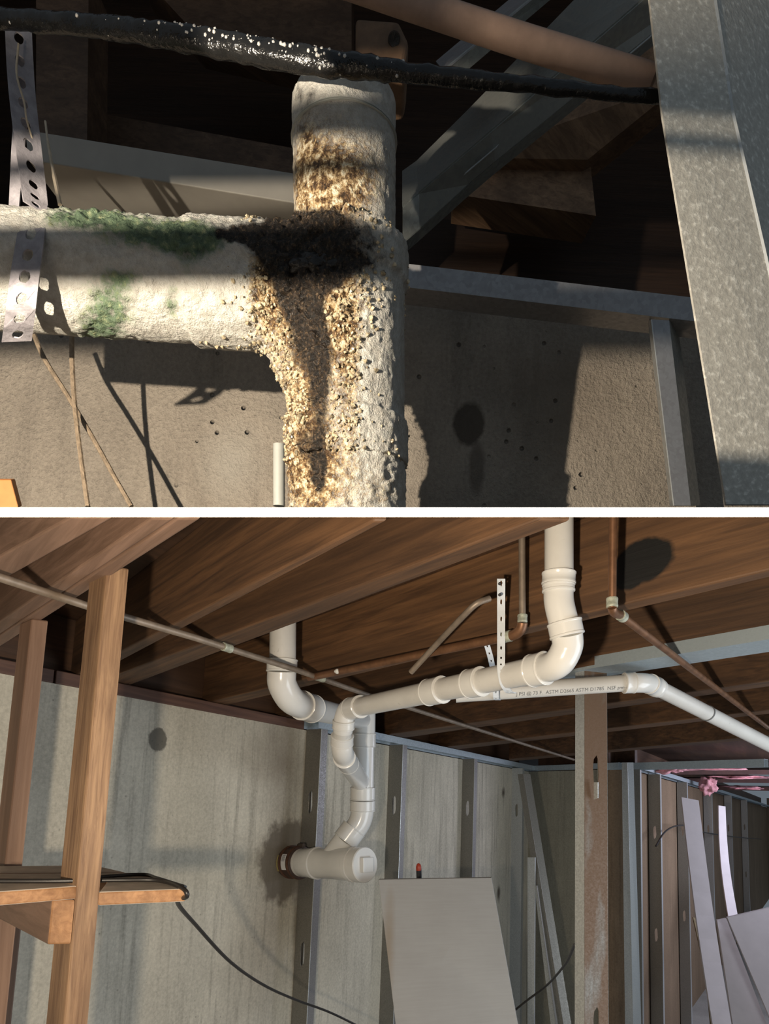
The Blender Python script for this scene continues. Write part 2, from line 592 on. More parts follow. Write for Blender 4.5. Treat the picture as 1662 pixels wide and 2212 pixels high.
joist((30, 1185), (150, 1119), (30, 1240), (245, 1119), 'beam_wood')
joist((420, 1325), (806, 1126), (420, 1344), (836, 1126))
joist((420, 1396), (1165, 1123), (420, 1428), (1232, 1126))
# fourth joist carries the burn
t = wood('burnt_joist_wood', (0.085, 0.042, 0.020), (0.185, 0.092, 0.040), JANG, 1.0)
def J4side(px, py):
    p0 = C(1626, 1240)
    nn = V((JDIR.y, -JDIR.x, 0))
    return hit(px, py, p0, nn)
bc = J4side(1388, 1212)
prev = t.b.inputs['Base Color'].links[0].from_socket
bl = t.blob((*bc,), (0.075, 0.2, 0.055), -JANG, 0.4, 0.3, 30)
bl2 = t.blob((*J4side(1362, 1235),), (0.045, 0.2, 0.045), -JANG, 0.4, 0.3, 30)
t.color(t.mix(t.math('MULTIPLY', t.math('MAXIMUM', bl, bl2), 2.5, True), prev, (0.004, 0.004, 0.004)))
joist((700, 1458), (1626, 1240), (700, 1474), (1626, 1256), 'burnt_joist_wood', ext1=0.12)
joist((860, 1508), (1626, 1383), (860, 1520), (1626, 1398), ext1=0.3)
joist((830, 1588), (1626, 1476), (830, 1600), (1626, 1488), ext1=0.6)
joist((960, 1614), (1626, 1538), (960, 1622), (1626, 1546), ext1=1.0)
joist((1100, 1640), (1626, 1592), (1100, 1645), (1626, 1598), ext0=False, ext1=1.2)

# beam on the wooden posts
bm_o = thing('ceiling_beam', 'dull brown timber beam resting on the two wooden posts', 'beam', C(272, 1222))
a0, a1, b0, b1 = C(30, 1322), C(325, 1121), C(30, 1378), C(434, 1121)
da, db = (a1 - a0).normalized(), (b1 - b0).normalized()
a0, b0 = a0 - da * 0.9, b0 - db * 0.9
slab('beam_board', [a0, a1, a1.lerp(b1, 0.48), a0.lerp(b0, 0.48)], V((0, 0, 0.22)), MATS['beam_wood'], bm_o, 0.004)
slab('beam_board', [a0.lerp(b0, 0.52), a1.lerp(b1, 0.52), b1, b0], V((0, 0, 0.22)), MATS['beam_wood'], bm_o, 0.004)

# =================================================================== posts and shelf on the left
def wood_post(edges_px, mat, label, zt):
    """edges_px = three x positions (left, middle edge, right) at two heights; top depth zt"""
    (yt, xl, xm, xr), (yb, xl2, xm2, xr2) = edges_px
    m = D(xm, yt, zt)
    l = D(xl, yt, zt + 0.055)
    r = D(xr, yt, zt + 0.012)
    top = H + 0.0
    mb = D(xm2, yb, 1)                          # plumb line by the camera's own perspective
    q = [V((p.x, p.y, 0)) for p in (l, m, r)]
    q.insert(3, q[0] + q[2] - q[1])
    return q, top
P1, TOPZ = wood_post(((1420, 176, 212, 262), (2100, 118, 150, 190)), 'post_wood', '', 1.275)
p1 = slab('wooden_post', P1, V((0, 0, TOPZ + 0.022)), MATS['post_wood'], None, 0.004)
tag(p1, 'tall light brown wooden post beside the shelf, nearest of the posts', 'post', 'wooden posts under the beam')
P2, TOPZ = wood_post(((1480, 28, 52, 90), (1870, 30, 40, 60)), '', '', 1.62)
p2 = slab('wooden_post', P2, V((0, 0, TOPZ)), MATS['old_post_wood'], None, 0.004)
tag(p2, 'darker brown wooden post behind the shelf at the picture edge', 'post', 'wooden posts under the beam')

SHZ = D(300, 1940, 1.26).z                      # shelf underside
def S(px, py, dz=0.0):
    return hit(px, py, V((0, 0, SHZ + dz)), V((0, 0, 1)))
shelf = thing('shelf', 'rough wooden shelf with dusty top fixed around the near post', 'shelf', S(200, 1945))
ft = 0.026
def plank(px4, mat='dusty_shelf', dz=0.0):
    o = slab('plank', [S(*p, dz + ft) for p in px4], V((0, 0, -ft)), MATS[mat], shelf, 0.004)
    o.data.materials.append(MATS['shelf_edge_wood'])
    for p in o.data.polygons:
        if abs(p.normal.z) < 0.5:
            p.material_index = 1
    return o
plank([(-30, 1928), (166, 1914), (208, 1897), (-30, 1903)])
plank([(213, 1927), (403, 1920), (362, 1901), (232, 1903)])
plank([(-30, 1901), (362, 1899.5), (312, 1885), (-30, 1887)])
plank([(-30, 1885.5), (272, 1884), (205, 1869), (-30, 1871)])
# bracket under the shelf, its sawn end facing the room
br = [S(112, 1943), S(163, 1943)]
dv = V((0, 0, -0.088))
back = (S(30, 1912) - S(112, 1943)).normalized()
back = V((back.x, back.y, 0)) * 0.55
o = slab('bracket', [br[0], br[1], br[1] + dv, br[0] + dv], back, MATS['beam_wood'], shelf, 0.004)
o.data.materials.append(MATS['shelf_edge_wood'])
o.data.polygons[0].material_index = 1
# lower bit of the third post by the edge
P3, TOPZ = wood_post(((2100, 8, 18, 36), (2170, 8, 18, 36)), '', '', 1.9)
p3 = slab('wooden_post', P3, V((0, 0, SHZ - 0.12)), MATS['old_post_wood'], None, 0.004)
tag(p3, 'short dark wooden post below the shelf bracket', 'post', 'wooden posts under the beam')

# =================================================================== steel framing
def cstud(name, a, wv, fv, z0, z1, mat='stud_steel', fmat='flange_steel', parent=None, holes=(), label=None, cat=None, lean=None):
    """C-shaped stud: web along wv from a, flanges along fv, from height z0 to z1 (or leaning along the vector lean)"""
    up = lean if lean is not None else V((0, 0, z1 - z0))
    base = V((a.x, a.y, z0)) if lean is None else a
    L = up.length
    root = link_empty(name, base, parent, label, cat)
    nv = max(4, int(L / 0.16))
    hs = set()
    for h in holes:
        hs.add((1, min(nv - 1, max(0, int((h - base.z) / max(1e-6, up.z) * nv)))))
    par = root
    wb_ = plate('web', base, wv, up, 3, nv, hs, MATS[mat], par, 0.002, 0.42, 12)
    for end, s in ((base, 1), (base + wv, -1)):
        nl = wv.normalized() * 0.012 * s
        f = mesh('flange', [end, end + fv, end + fv + nl, end + up, end + fv + up, end + fv + nl + up],
                 [(0, 1, 4, 3), (1, 2, 5, 4)], MATS[fmat if s < 0 else mat], par)
        m = f.modifiers.new('thickness', 'SOLIDIFY')
        m.thickness = 0.002
        m.offset = 0
    return root

def link_empty(name, base, parent, label, cat):
    o = bpy.data.objects.new(name, None)
    COL.objects.link(o)
    o.empty_display_size = 0.05
    o.matrix_world = Matrix.Translation(base)
    if parent:
        o.parent = parent
        o.matrix_parent_inverse = parent.matrix_world.inverted()
    if label:
        tag(o, label, cat)
    return o

WEB = 0.11
TRZ = H - 0.05
zh = [D(672, 1720, 3.3).z, D(650, 2032, 3.3).z]
for i, (px, py) in enumerate(((660, 1640), (841, 1640), (1000, 1645))):
    a = W(px, py, 0.012)
    cstud('metal_stud', a, WN * WEB, WDIR * 0.055, 0.0, TRZ, fmat='stud_flange', parent=wl, holes=zh)
# bright line painted in for the glint along each left-wall stud's room-side corner
for st_ in [c for c in wl.children if c.name.startswith('metal_stud')]:
    e_ = st_.matrix_world.translation + WN * WEB
    tube('rolled_edge', [e_, e_ + V((0, 0, TRZ))], 0.0026, MATS['flange_steel'], st_, 8)
a = W(1106, 1700, 0.012)
cstud('metal_stud', a, WN * WEB, WDIR * 0.05, 0.0, TRZ, 'flange_steel', 'flange_steel', parent=wl, holes=(zh[0],))
# top track of the left wall
def track(name, a, b, dpt, parent, mat='track_steel', side=0.05, zt=H, drop=0.045):
    d = (b - a).normalized()
    n = V((d.y, -d.x, 0))
    if n.dot(EYE - a) < 0:
        n = -n
    a, b = V((a.x, a.y, zt)) , V((b.x, b.y, zt))
    o = mesh(name, [a, b, b + n * dpt, a + n * dpt, a + n * dpt - V((0, 0, drop)), b + n * dpt - V((0, 0, drop)), a - V((0, 0, drop)), b - V((0, 0, drop))],
             [(0, 1, 2, 3), (3, 2, 5, 4), (0, 6, 7, 1)], MATS[mat], parent)
    m = o.modifiers.new('thickness', 'SOLIDIFY')
    m.thickness = 0.002
    return o
track('top_track', W(655, 1565, 0.008), W(1143, 1660, 0.008), WEB + 0.006, wl, zt=H - 0.004)
track('top_track', C1 + d2 * 0.02 + n2v * 0.01, C2 + n2v * 0.01, 0.1, wb, zt=H - 0.004)
track('top_track', C2 + n3v * 0.01, C3 + d3 * 3 + n3v * 0.01, 0.1, wr, zt=H - 0.004)

def wall3(px, py):
    return hit(px, py, C2 + n3v * 0.012, n3v)
z3 = [D(1478, 1790, 7).z, D(1478, 1972, 7).z]
for px in (1402, 1464, 1521, 1566, 1602):
    a = wall3(px, 1760)
    cstud('metal_stud', a, n3v * WEB, d3 * 0.06, 0.0, TRZ, parent=wr, holes=z3)

# header track across the far bay
header = track('header_track', C(1318, 1650), C(1660, 1640), 0.09, ceil, 'track_steel', zt=H - 0.004, drop=0.06)

# steel channel under the fifth joist
ch = thing('ceiling_channel', 'bluish galvanised steel channel screwed below a ceiling joist', 'channel', C(1253, 1452))
n0, n1, f0, f1 = C(790, 1523, -0.004), C(1626, 1385, -0.004), C(1253, 1473, -0.004), C(1626, 1412, -0.004)
dn = (n1 - n0).normalized()
n1 = n1 + dn * 0.3
acr = V((dn.y, -dn.x, 0))
wd = (f1 - C(1626, 1385, -0.004)).dot(-acr)
bk = -acr * abs(wd)
o = mesh('channel_web', [n0, n1, n1 + bk, n0 + bk], [(0, 1, 2, 3)], MATS['track_steel'], ch)
o.modifiers.new('thickness', 'SOLIDIFY').thickness = 0.002
for off in (0, 1):
    b_ = bk * off
    fh = V((0, 0, 0.036))
    o = mesh('channel_flange', [n0 + b_, n1 + b_, n1 + b_ + fh, n0 + b_ + fh], [(0, 1, 2, 3)], MATS['track_steel'], ch)
    o.modifiers.new('thickness', 'SOLIDIFY').thickness = 0.002

# free standing steel post: flange towards the left, rusty web towards the viewer
pz = 1.93
pa, pb, pc = D(1243, 1700, pz + 0.03), D(1263, 1700, pz), D(1312, 1700, pz + 0.02)
sp = thing('steel_post', 'rust-stained steel stud post standing under the ceiling channel', 'post', V((pb.x, pb.y, 0)))
up = V((0, 0, H - 0.006))
g0 = lambda p: V((p.x, p.y, 0))
nv = 22
slots = {(1, int((D(1287, 1703, pz).z) / (H) * nv)), (1, int((D(1290, 2178, pz).z) / H * nv))}
plate('web', g0(pb), g0(pc) - g0(pb), up, 3, nv, slots, MATS['rusty_steel'], sp, 0.002, 0.4, 12)
o = mesh('flange', [g0(pa), g0(pb), g0(pb) + up, g0(pa) + up], [(0, 1, 2, 3)], MATS['flange_steel'], sp)
o.modifiers.new('thickness', 'SOLIDIFY').thickness = 0.002
pe = g0(pc) + (g0(pa) - g0(pb))
o = mesh('flange', [g0(pc), pe, pe + up, g0(pc) + up], [(0, 1, 2, 3)], MATS['stud_steel'], sp)
o.modifiers.new('thickness', 'SOLIDIFY').thickness = 0.002
mesh('bent_tab', [D(1284, 1690, pz - 0.004), D(1293, 1690, pz - 0.02), D(1293, 1724, pz - 0.02), D(1284, 1727, pz - 0.004)], [(0, 1, 2, 3)], MATS['flange_steel'], sp).modifiers.new('thickness', 'SOLIDIFY').thickness = 0.0015

# loose studs leaning in the corner
def leaner(name, tp, bt, zt, zb, mat, label, group='loose studs leaning in the corner', fmat='flange_steel', split=0.4, dep=0.035):
    """folded length of steel: two faces meeting on an edge; tp, bt = (left x, right x, y)"""
    r = thing(name, label, 'stud', D((bt[0] + bt[1]) / 2, bt[2], zb), group)
    def pt(e, f, z):
        return D(e[0] + (e[1] - e[0]) * f, e[2], z)
    L = [pt(tp, 0, zt + dep), pt(tp, split, zt), pt(tp, 1, zt + dep * 0.4)]
    B = [pt(bt, 0, zb + dep), pt(bt, split, zb), pt(bt, 1, zb + dep * 0.4)]
    for i, (nm, mm) in enumerate((('flange', fmat), ('web', mat))):
        o = mesh(nm, [L[i], L[i + 1], B[i + 1], B[i]], [(0, 1, 2, 3)], MATS[mm], r)
        o.modifiers.new('thickness', 'SOLIDIFY').thickness = 0.002
    return r
def ext(tp, bt, y):
    k = (y - tp[2]) / (bt[2] - tp[2])
    return (tp[0] + (bt[0] - tp[0]) * k, tp[1] + (bt[1] - tp[1]) * k, y)
b = ext((1119, 1146, 1672), (1199, 1229, 2177), 2280)
leaner('leaning_stud', (1119, 1146, 1672), b, 4.55, 3.9, 'stud_steel', 'long grey steel stud leaning diagonally in the wall corner', fmat='stud_steel', split=0.45)
leaner('leaning_stud', (1140, 1158, 1852), (1140, 1156, 2270), 4.3, 4.1, 'flange_steel', 'short bright dimpled steel stud upright beside the diagonal stud', split=0.9)
b = ext((1155, 1161, 1913), (1186, 1200, 2177), 2270)
leaner('leaning_stud', (1155, 1161, 1913), b, 3.95, 3.7, 'stud_steel', 'thin steel strip leaning below the diagonal stud with a bright edge', split=0.7)
leaner('leaning_stud', (1344, 1369, 1647), (1352, 1388, 2280), 4.55, 4.3, 'flange_steel', 'pale steel stud leaning beside the rust-stained steel post', split=0.5)
a = C(1320, 1660)
cstud('metal_stud', wall3(1356, 1760), n3v * WEB, d3 * 0.05, 0.0, TRZ, parent=wr, holes=())

# =================================================================== white drain pipes
dp = thing('drain_pipe', 'white plastic drain stack with two risers, bends and a cleanout plug', 'pipe', STUB)
pv, pf = MATS['pvc'], MATS['pvc_fitting']
SZ = 3.08                                       # stack depth
RS = 0.055
st_top = D(788, 1380, SZ)
st = lambda py: D(787 - (py - 1460) * 0.012, py, SZ)
tube('stack_pipe', [st(1380), st(1500)], RS, pv, dp)
hub('socket', st(1492), st(1512), RS * 1.14, pf, dp)
tube('stack_tee', [st(1508), st(1590)], RS * 1.1, pf, dp)
hub('socket', st(1584), st(1614), RS * 1.16, pf, dp)
tube('wye_body', [st(1612), st(1704)], RS * 1.03, pf, dp)
hub('socket', st(1700), st(1728), RS * 1.16, pf, dp)
hub('socket', st(1729), st(1752), RS * 1.17, pf, dp)
# bend to the cleanout
tw = STUB.copy()
TE = D(790, 1868, 2.90)                         # centre of the plug face
ax = (TE - tw)
tee = lambda k: tw + ax * k
b0_, b2_ = st(1750), tee(0.56) + V((0, 0, 0.045))
mid = D(768, 1795, SZ - 0.01)
pth = bendpath(st(1748), D(783, 1782, SZ), D(752, 1806, SZ - 0.02))
tube('bend', pth, RS * 1.06, pf, dp)
e1, e2 = D(766, 1789, SZ - 0.012), D(745, 1817, SZ - 0.025)
hub('socket', e1, e2, RS * 1.2, pf, dp)
tube('branch_neck', [D(748, 1812, SZ - 0.02), tee(0.56)], RS * 1.08, pf, dp)
# cleanout tee
TR = 0.080
lathe('tee_body', tee(0.24), tee(0.86), [(0, TR * 0.9), (0.02, TR * 0.95), (0.25, TR * 0.95), (0.26, TR * 1.04), (0.32, TR * 1.05), (0.33, TR * 0.97), (0.72, TR * 0.97), (0.74, TR * 1.0), (1, TR * 1.0)], pf, dp, 40)
lathe('cleanout_plug', tee(0.845), tee(1.0), [(0, TR * 1.03), (0.05, TR * 1.08), (0.3, TR * 1.08), (0.32, TR * 1.01), (0.42, TR * 1.01), (0.44, TR * 1.07), (0.95, TR * 1.07), (1.0, TR * 1.02)], pf, dp, 40)
an = ax.normalized()
us = V((0, 0, 1)).cross(an).normalized()
vv = an.cross(us)
hs_ = 0.036
qq = [TE + (us * sx + vv * sy) * hs_ for sx, sy in ((-1, -1), (1, -1), (1, 1), (-1, 1))]
slab('plug_square', [q_ - an * 0.002 for q_ in qq], an * 0.024, pf, dp, 0.004)
tube('stub_collar', [tee(0.14), tee(0.27)], TR * 0.93, pv, dp)
# old iron stub and rubber coupling
ir = thing('iron_stub', 'old dark iron pipe stub with rubber coupling in the concrete wall', 'pipe', STUB)
tube('stub', [tw - an * 0.06, tee(0.14)], TR * 0.97, MATS['iron_pipe'], ir)
hub('rubber_coupling', tee(0.06), tee(0.215), TR * 1.06, MATS['coupling_rubber'], ir)
for k in (0.075, 0.18):
    hub('clamp_band', tee(k), tee(k + 0.022), TR * 1.09, MATS['clamp_band'], ir)
def patch(name, k0, k1, th0, th1, r, mat, par):
    vs, fs = [], []
    N = 6
    for i in range(N + 1):
        a_ = math.radians(th0 + (th1 - th0) * i / N)
        rad = (us * math.cos(a_) + vv * math.sin(a_)) * r
        vs += [tee(k0) + rad, tee(k1) + rad]
    for i in range(N):
        fs.append((2 * i, 2 * i + 1, 2 * i + 3, 2 * i + 2))
    o = mesh(name, vs, fs, mat, par)
    o.modifiers.new('thickness', 'SOLIDIFY').thickness = 0.001
    return o
sgn = 180 if us.dot(EYE - TE) < 0 else 0
patch('old_label', 0.0, 0.055, sgn - 30, sgn + 35, TR * 1.0, MATS['old_yellow_label'], ir)
lb = patch('paper_label', 0.105, 0.165, sgn - 32, sgn + 25, TR * 1.068, MATS['paper_white'], ir)
for k in range(7):
    a_ = sgn - 29 + k * 3.4
    patch('label_bar', 0.115, 0.155, a_, a_ + 1.6 - 0.4 * (k % 2), TR * 1.075, MATS['black_ink'], lb)
hub('clamp_screw', tee(0.165) + V((0, 0, TR * 1.12)), tee(0.235) + V((0, 0, TR * 1.12)), 0.012, MATS['iron_pipe'], ir)

# left riser and its bend
LZ = 2.10
RL = 0.046
tube('left_riser', [D(612, 1270, LZ), D(611, 1440, LZ)], RL, pv, dp)
hub('socket', D(610, 1424, LZ), D(609, 1452, LZ), RL * 1.15, pf, dp)
lp = [D(609, 1450, LZ), D(610, 1478, LZ + 0.01), D(628, 1510, LZ + 0.06), D(652, 1524, LZ + 0.16), D(672, 1530, LZ + 0.24)]
tube('left_bend', smoothpath(lp), RL * 1.1, pf, dp)
hub('socket', D(652, 1523.5, LZ + 0.16), D(676, 1531, LZ + 0.25), RL * 1.2, pf, dp)
tube('left_run', [D(670, 1530, LZ + 0.23), st(1556)], RL * 1.02, pv, dp)

# right branch: riser, offset bend, long sweep, sloping run
RR = 0.0335
RZ = 1.36
rz = lambda px: RZ + 0.06 + (1190 - px) / 430.0 * 0.75
tube('right_riser', [D(1208, 1118, RZ), D(1208, 1270, RZ)], RR * 0.95, pv, dp)
hub('socket', D(1208, 1236, RZ), D(1207, 1262, RZ), RR * 1.10, pf, dp)
hub('socket', D(1207, 1261, RZ), D(1207, 1279, RZ), RR * 1.06, pf, dp)
tube('offset_bend', smoothpath([D(1207, 1270, RZ), D(1208, 1300, RZ), D(1217, 1340, RZ), D(1224, 1362, RZ)]), RR * 0.98, pf, dp)
hub('socket', D(1219, 1342, RZ), D(1226, 1375, RZ), RR * 1.13, pf, dp)
sw = [D(1225, 1368, RZ), D(1226, 1395, RZ + 0.01), D(1213, 1424, RZ + 0.02), D(1196, 1438, RZ + 0.045), D(1172, 1444.5, RZ + 0.085), D(1160, 1447, RZ + 0.105)]
tube('long_sweep', smoothpath(sw), RR * 1.04, pf, dp)
_ra, _rb = D(1185, 1441.8, RZ + 0.07), D(748, 1533, RZ + 0.83)
def rp(px):
    lo, hi = 0.0, 1.0
    for _ in range(30):
        m_ = (lo + hi) / 2
        if proj(_ra.lerp(_rb, m_))[0] > px:
            lo = m_
        else:
            hi = m_
    return _ra.lerp(_rb, lo)
rz = lambda px: (rp(px) - EYE).dot(FWD)
hub('socket', rp(1180), rp(1149), RR * 1.2, pf, dp)
tube('right_run', [rp(1165), rp(760)], RR, pv, dp)
hub('socket', rp(1042), rp(1013), RR * 1.2, pf, dp)
hub('socket', rp(957), rp(925), RR * 1.2, pf, dp)
# elbow turning the run down, then the offset into the stack
hub('socket', rp(780), rp(757), RR * 1.2, pf, dp)
EZ = rz(757)
ep = [rp(765), rp(752), D(744, 1550, EZ + 0.02), D(742, 1568, EZ + 0.03), D(741, 1580, EZ + 0.04)]
tube('down_elbow', smoothpath(ep), RR * 1.08, pf, dp)
hub('socket', D(743, 1556, EZ + 0.02), D(742, 1574, EZ + 0.03), RR * 1.2, pf, dp)
tube('down_pipe', [D(742, 1566, EZ + 0.03), D(739, 1600, EZ + 0.08)], RR * 1.02, pv, dp)
hub('socket', D(740, 1588, EZ + 0.07), D(739, 1608, EZ + 0.09), RR * 1.26, pf, dp)
op = [D(739, 1604, EZ + 0.09), D(741, 1626, EZ + 0.12), D(752, 1648, EZ + 0.26), D(765, 1668, EZ + 0.5), D(780, 1690, SZ)]
tube('offset_into_stack', smoothpath(op), [RR * 1.16 + (0.046 - RR * 1.16) * k / 32 for k in range(33)], pf, dp)
hub('socket', D(744, 1636, EZ + 0.15), D(753, 1650, EZ + 0.28), RR * 1.28, pf, dp)

# printed pipe behind the run
vp = thing('printed_pipe', 'white plastic pipe printed with grey lettering, bending away to the right', 'pipe', D(1350, 1475, 1.85))
VR = 0.0262
VZ = 1.85
v0, v1 = D(985, 1500, VZ + 0.06), D(1360, 1475, VZ)
tube('printed_run', [v0, v1], VR, pv, vp)
vb = [D(1348, 1475.5, VZ), D(1378, 1475, VZ), D(1402, 1477, VZ + 0.03), D(1424, 1487, VZ + 0.07)]
tube('bend', smoothpath(vb), VR * 1.16, pf, vp)
hub('socket', D(1348, 1475.5, VZ), D(1372, 1475, VZ), VR * 1.22, pf, vp)
hub('socket', D(1404, 1477, VZ + 0.03), D(1418, 1484, VZ + 0.06), VR * 1.2, pf, vp)
ve = D(1680, 1618, VZ + 0.50)
tube('sloping_run', [D(1408, 1479, VZ + 0.04), ve], VR * 0.98, pv, vp)
def at_line(a, b, px):
    for k in range(201):
        p = a.lerp(b, k / 200)
        if proj(p)[0] >= px:
            return p
    return b
s0, s1 = D(1408, 1479, VZ + 0.04), ve
dd = (s1 - s0).normalized()
pp = at_line(s0, s1, 1526)
hub('tape_band', pp, pp + dd * 0.006, VR * 1.03, MATS['grey_ink'], vp)
# lettering
def pipe_text(body, p0, p1, r, size, th0, mat, parent, name='lettering', fit=None, flip=False):
    cu = bpy.data.curves.new('txt', 'FONT')
    cu.body = body
    cu.size = size
    cu.resolution_u = 2
    ob = bpy.data.objects.new('txt', cu)
    COL.objects.link(ob)
    bpy.context.view_layer.update()
    dg = bpy.context.evaluated_depsgraph_get()
    me = bpy.data.meshes.new_from_object(ob.evaluated_get(dg))
    bpy.data.objects.remove(ob)
    a_ = (p1 - p0).normalized()
    mp = (p0 + p1) / 2
    n_ = (EYE - mp)
    n_ = (n_ - a_ * n_.dot(a_)).normalized()
    u_ = n_.cross(a_)
    wmax = max(v.co.x for v in me.vertices) or 1
    kx = (p1 - p0).length / wmax if fit else 1.0
    for v in me.vertices:
        th_ = math.radians(th0) + (v.co.y / r)
        v.co = p0 + a_ * (v.co.x * kx) + (n_ * math.cos(th_) + u_ * math.sin(th_)) * (r + 0.0006)
    o = link(name, me, mat, parent)
    return o
pipe_text('J PSI @ 73 F.  ASTM D2665 ASTM D1785  NSF pw-d', at_line(v0, v1, 1112), at_line(v0, v1, 1352), VR, 0.017, -40, MATS['grey_ink'], vp, fit=True)
pipe_text('7 F', st(1498), st(1455), RS, 0.05, 25, MATS['black_ink'], dp)

# hanger straps
def strap(name, path, wv, label, group, n, mat='strap_plastic', holes=True, rad=0.22):
    P = smoothpath(path, 6)
    def f(a_, b_):
        k = b_ * (len(P) - 1)
        i = min(int(k), len(P) - 2)
        return P[i].lerp(P[i + 1], k - i) + wv * (a_ - 0.5)
    hs2 = {(1, j) for j in range(0, n) if j % 2 == 0} if holes else set()
    o = plate_f(name, f, 3, n, hs2, MATS[mat], None, 0.002, 0.42, 12, 0.3)
    return tag(o, label, 'strap', group)
zr = rz(1085) + 0.008
wv = RGT * 0.020
strap('hanger_strap', [D(1083, 1250, RZ + 0.12), D(1083, 1340, zr - 0.04), D(1083, 1410, zr - 0.045), D(1083, 1445, zr - 0.047), D(1088, 1475, zr - 0.043), D(1099, 1494, zr - 0.02), D(1108, 1497, zr + 0.0)], wv,
      'long white perforated hanger strap nailed to the joist and looped under the pipe run', 'pipe hanger straps', 28)
strap('hanger_strap', [D(1052, 1392, 1.72), D(1060, 1420, 1.76), D(1066, 1450, 1.84), D(1071, 1480, VZ + 0.0 - VR), D(1072, 1508, VZ - 0.01), D(1076, 1512, VZ + 0.04)], wv * 0.85,
      'short white hanger strap behind the pipe run holding the printed pipe', 'pipe hanger straps', 18)
for k, (sx, sy) in enumerate(((1080, 1261), (1080, 1285))):
    o = lathe('strap_nail', D(sx, sy, RZ + 0.10), D(sx, sy, RZ + 0.13), [(0, 0.002), (0.1, 0.004), (0.9, 0.004), (1, 0.003)], MATS['black_ink'], bpy.data.objects['hanger_strap'], 10)

# =================================================================== copper water pipes
def cz(px, py, dz=-0.03):
    return C(px, py, dz)
o = thing('copper_pipe', 'long thin grey-brown water pipe running under all the joists', 'pipe', cz(640, 1446), 'copper water pipes')
tube('pipe_run', [cz(-20, 1241), cz(195, 1311), cz(420, 1377), cz(640, 1447), cz(800, 1503), cz(1240, 1641)], 0.0095, MATS['copper_grey'], o, 12)
for (x, y) in ((490, 1399), (690, 1464)):
    a_, b_ = cz(x - 8, y - 2.6), cz(x + 9, y + 3)
    hub('joint', a_, b_, 0.0125, MATS['solder'], o)
o = thing('copper_pipe', 'reddish copper pipe with an upright riser left of the offset bend', 'pipe', cz(1105, 1372), 'copper water pipes')
c0, c1 = cz(668, 1464), cz(1105, 1373)
tube('pipe_run', [c0, c1], 0.0125, MATS['copper_dull'], o, 14)
cr = D(1129, 1345, (c1 - EYE).dot(FWD) - 0.03)
crt = D(1128, 1150, (c1 - EYE).dot(FWD) - 0.03)
tube('elbow', bendpath(c1, cz(1127, 1368), cr), 0.0135, MATS['copper_dull'], o, 14)
tube('riser', [cr, crt], 0.0085, MATS['copper_grey'], o, 12)
hub('joint', c1, c1 + (c0 - c1).normalized() * 0.025, 0.0145, MATS['solder'], o)
hub('joint', cr, cr + V((0, 0, 0.02)), 0.0120, MATS['solder'], o)
hub('joint', c0, c0 + (c1 - c0).normalized() * 0.05, 0.011, MATS['copper_grey'], o)
sp_ = at_line(c0, c1, 730)
lathe('plaster_splash', sp_ - RGT * 0.012 - FWD * 0.010, sp_ + RGT * 0.012 - FWD * 0.012, [(0, 0.003), (0.3, 0.009), (0.7, 0.009), (1, 0.003)], MATS['white_splash'], o, 12)
o = thing('copper_pipe', 'copper pipe dropping beside the black burn and slanting to the right', 'pipe', cz(1345, 1330), 'copper water pipes')
k0, k1, k2 = D(1325, 1100, 1.24), D(1323, 1312, 1.25), cz(1340, 1328)
tube('riser', [k0, k1], 0.0082, MATS['copper_dull'], o, 12)
tube('elbow', bendpath(k1, D(1323, 1326, 1.255), k2), 0.0095, MATS['copper_dull'], o, 12)
k3 = cz(1660, 1572)
tube('pipe_run', [k2, k3], 0.0095, MATS['copper_dull'], o, 12)
hub('joint', k1 + V((0, 0, 0.02)), k1, 0.0115, MATS['solder'], o)
hub('joint', k2, k2 + (k3 - k2).normalized() * 0.022, 0.0120, MATS['solder'], o)
o = tube('bent_conduit', smoothpath([D(888, 1452, 1.70), D(945, 1390, 1.63), D(1000, 1332, 1.52), D(1030, 1304, 1.49), D(1058, 1293, 1.50)]), 0.0082, MATS['copper_grey'], None, 12)
tag(o, 'short grey bent pipe end slanting up the joist behind the copper run', 'pipe')

# =================================================================== cables, panel, boards
o = tube('black_cable', smoothpath([S(-30, 1903, 0.034), S(120, 1903, 0.034), S(260, 1901, 0.034), S(345, 1902, 0.033), S(392, 1917, 0.030), D(404, 1936, 1.22), D(384, 1950, 1.30),
     D(423, 1998, 1.5), D(498, 2078, 1.75), D(570, 2128, 2.0), D(640, 2160, 2.3), D(720, 2190, 2.6), D(820, 2240, 2.8)]), 0.0048, MATS['black_cable'], None, 10)
tag(o, 'black cable lying along the shelf and sagging down to the right', 'cable', 'loose black cables')
o = tube('black_cable', smoothpath([S(150, 1900, 0.031), S(300, 1889, 0.030), S(340, 1897, 0.030), S(400, 1916, 0.030)]), 0.004, MATS['black_cable'], None, 8)
tag(o, 'thin second black cable crossing the far end of the shelf', 'cable', 'loose black cables')
o = tube('black_cable', smoothpath([D(1080, 2210, 3.2), D(1130, 2168, 3.1), D(1182, 2128, 3.0), D(1222, 2082, 2.6), D(1242, 2040, 2.2)]), 0.0055, MATS['black_cable'], None, 8)
tag(o, 'thin black cable rising between the grey panel and steel post', 'cable', 'loose black cables')
cb = [wall3(1378, 1825) + n3v * 0.16]
for px, py in ((1400, 1796), (1425, 1783), (1452, 1783), (1480, 1794), (1530, 1802), (1580, 1808), (1630, 1812)):
    cb.append(wall3(px, py) + n3v * 0.155)
o = tube('black_cable', smoothpath(cb), 0.008, MATS['black_cable'], None, 8)
tag(o, 'black cable threaded through the studs of the right wall', 'cable', 'loose black cables')

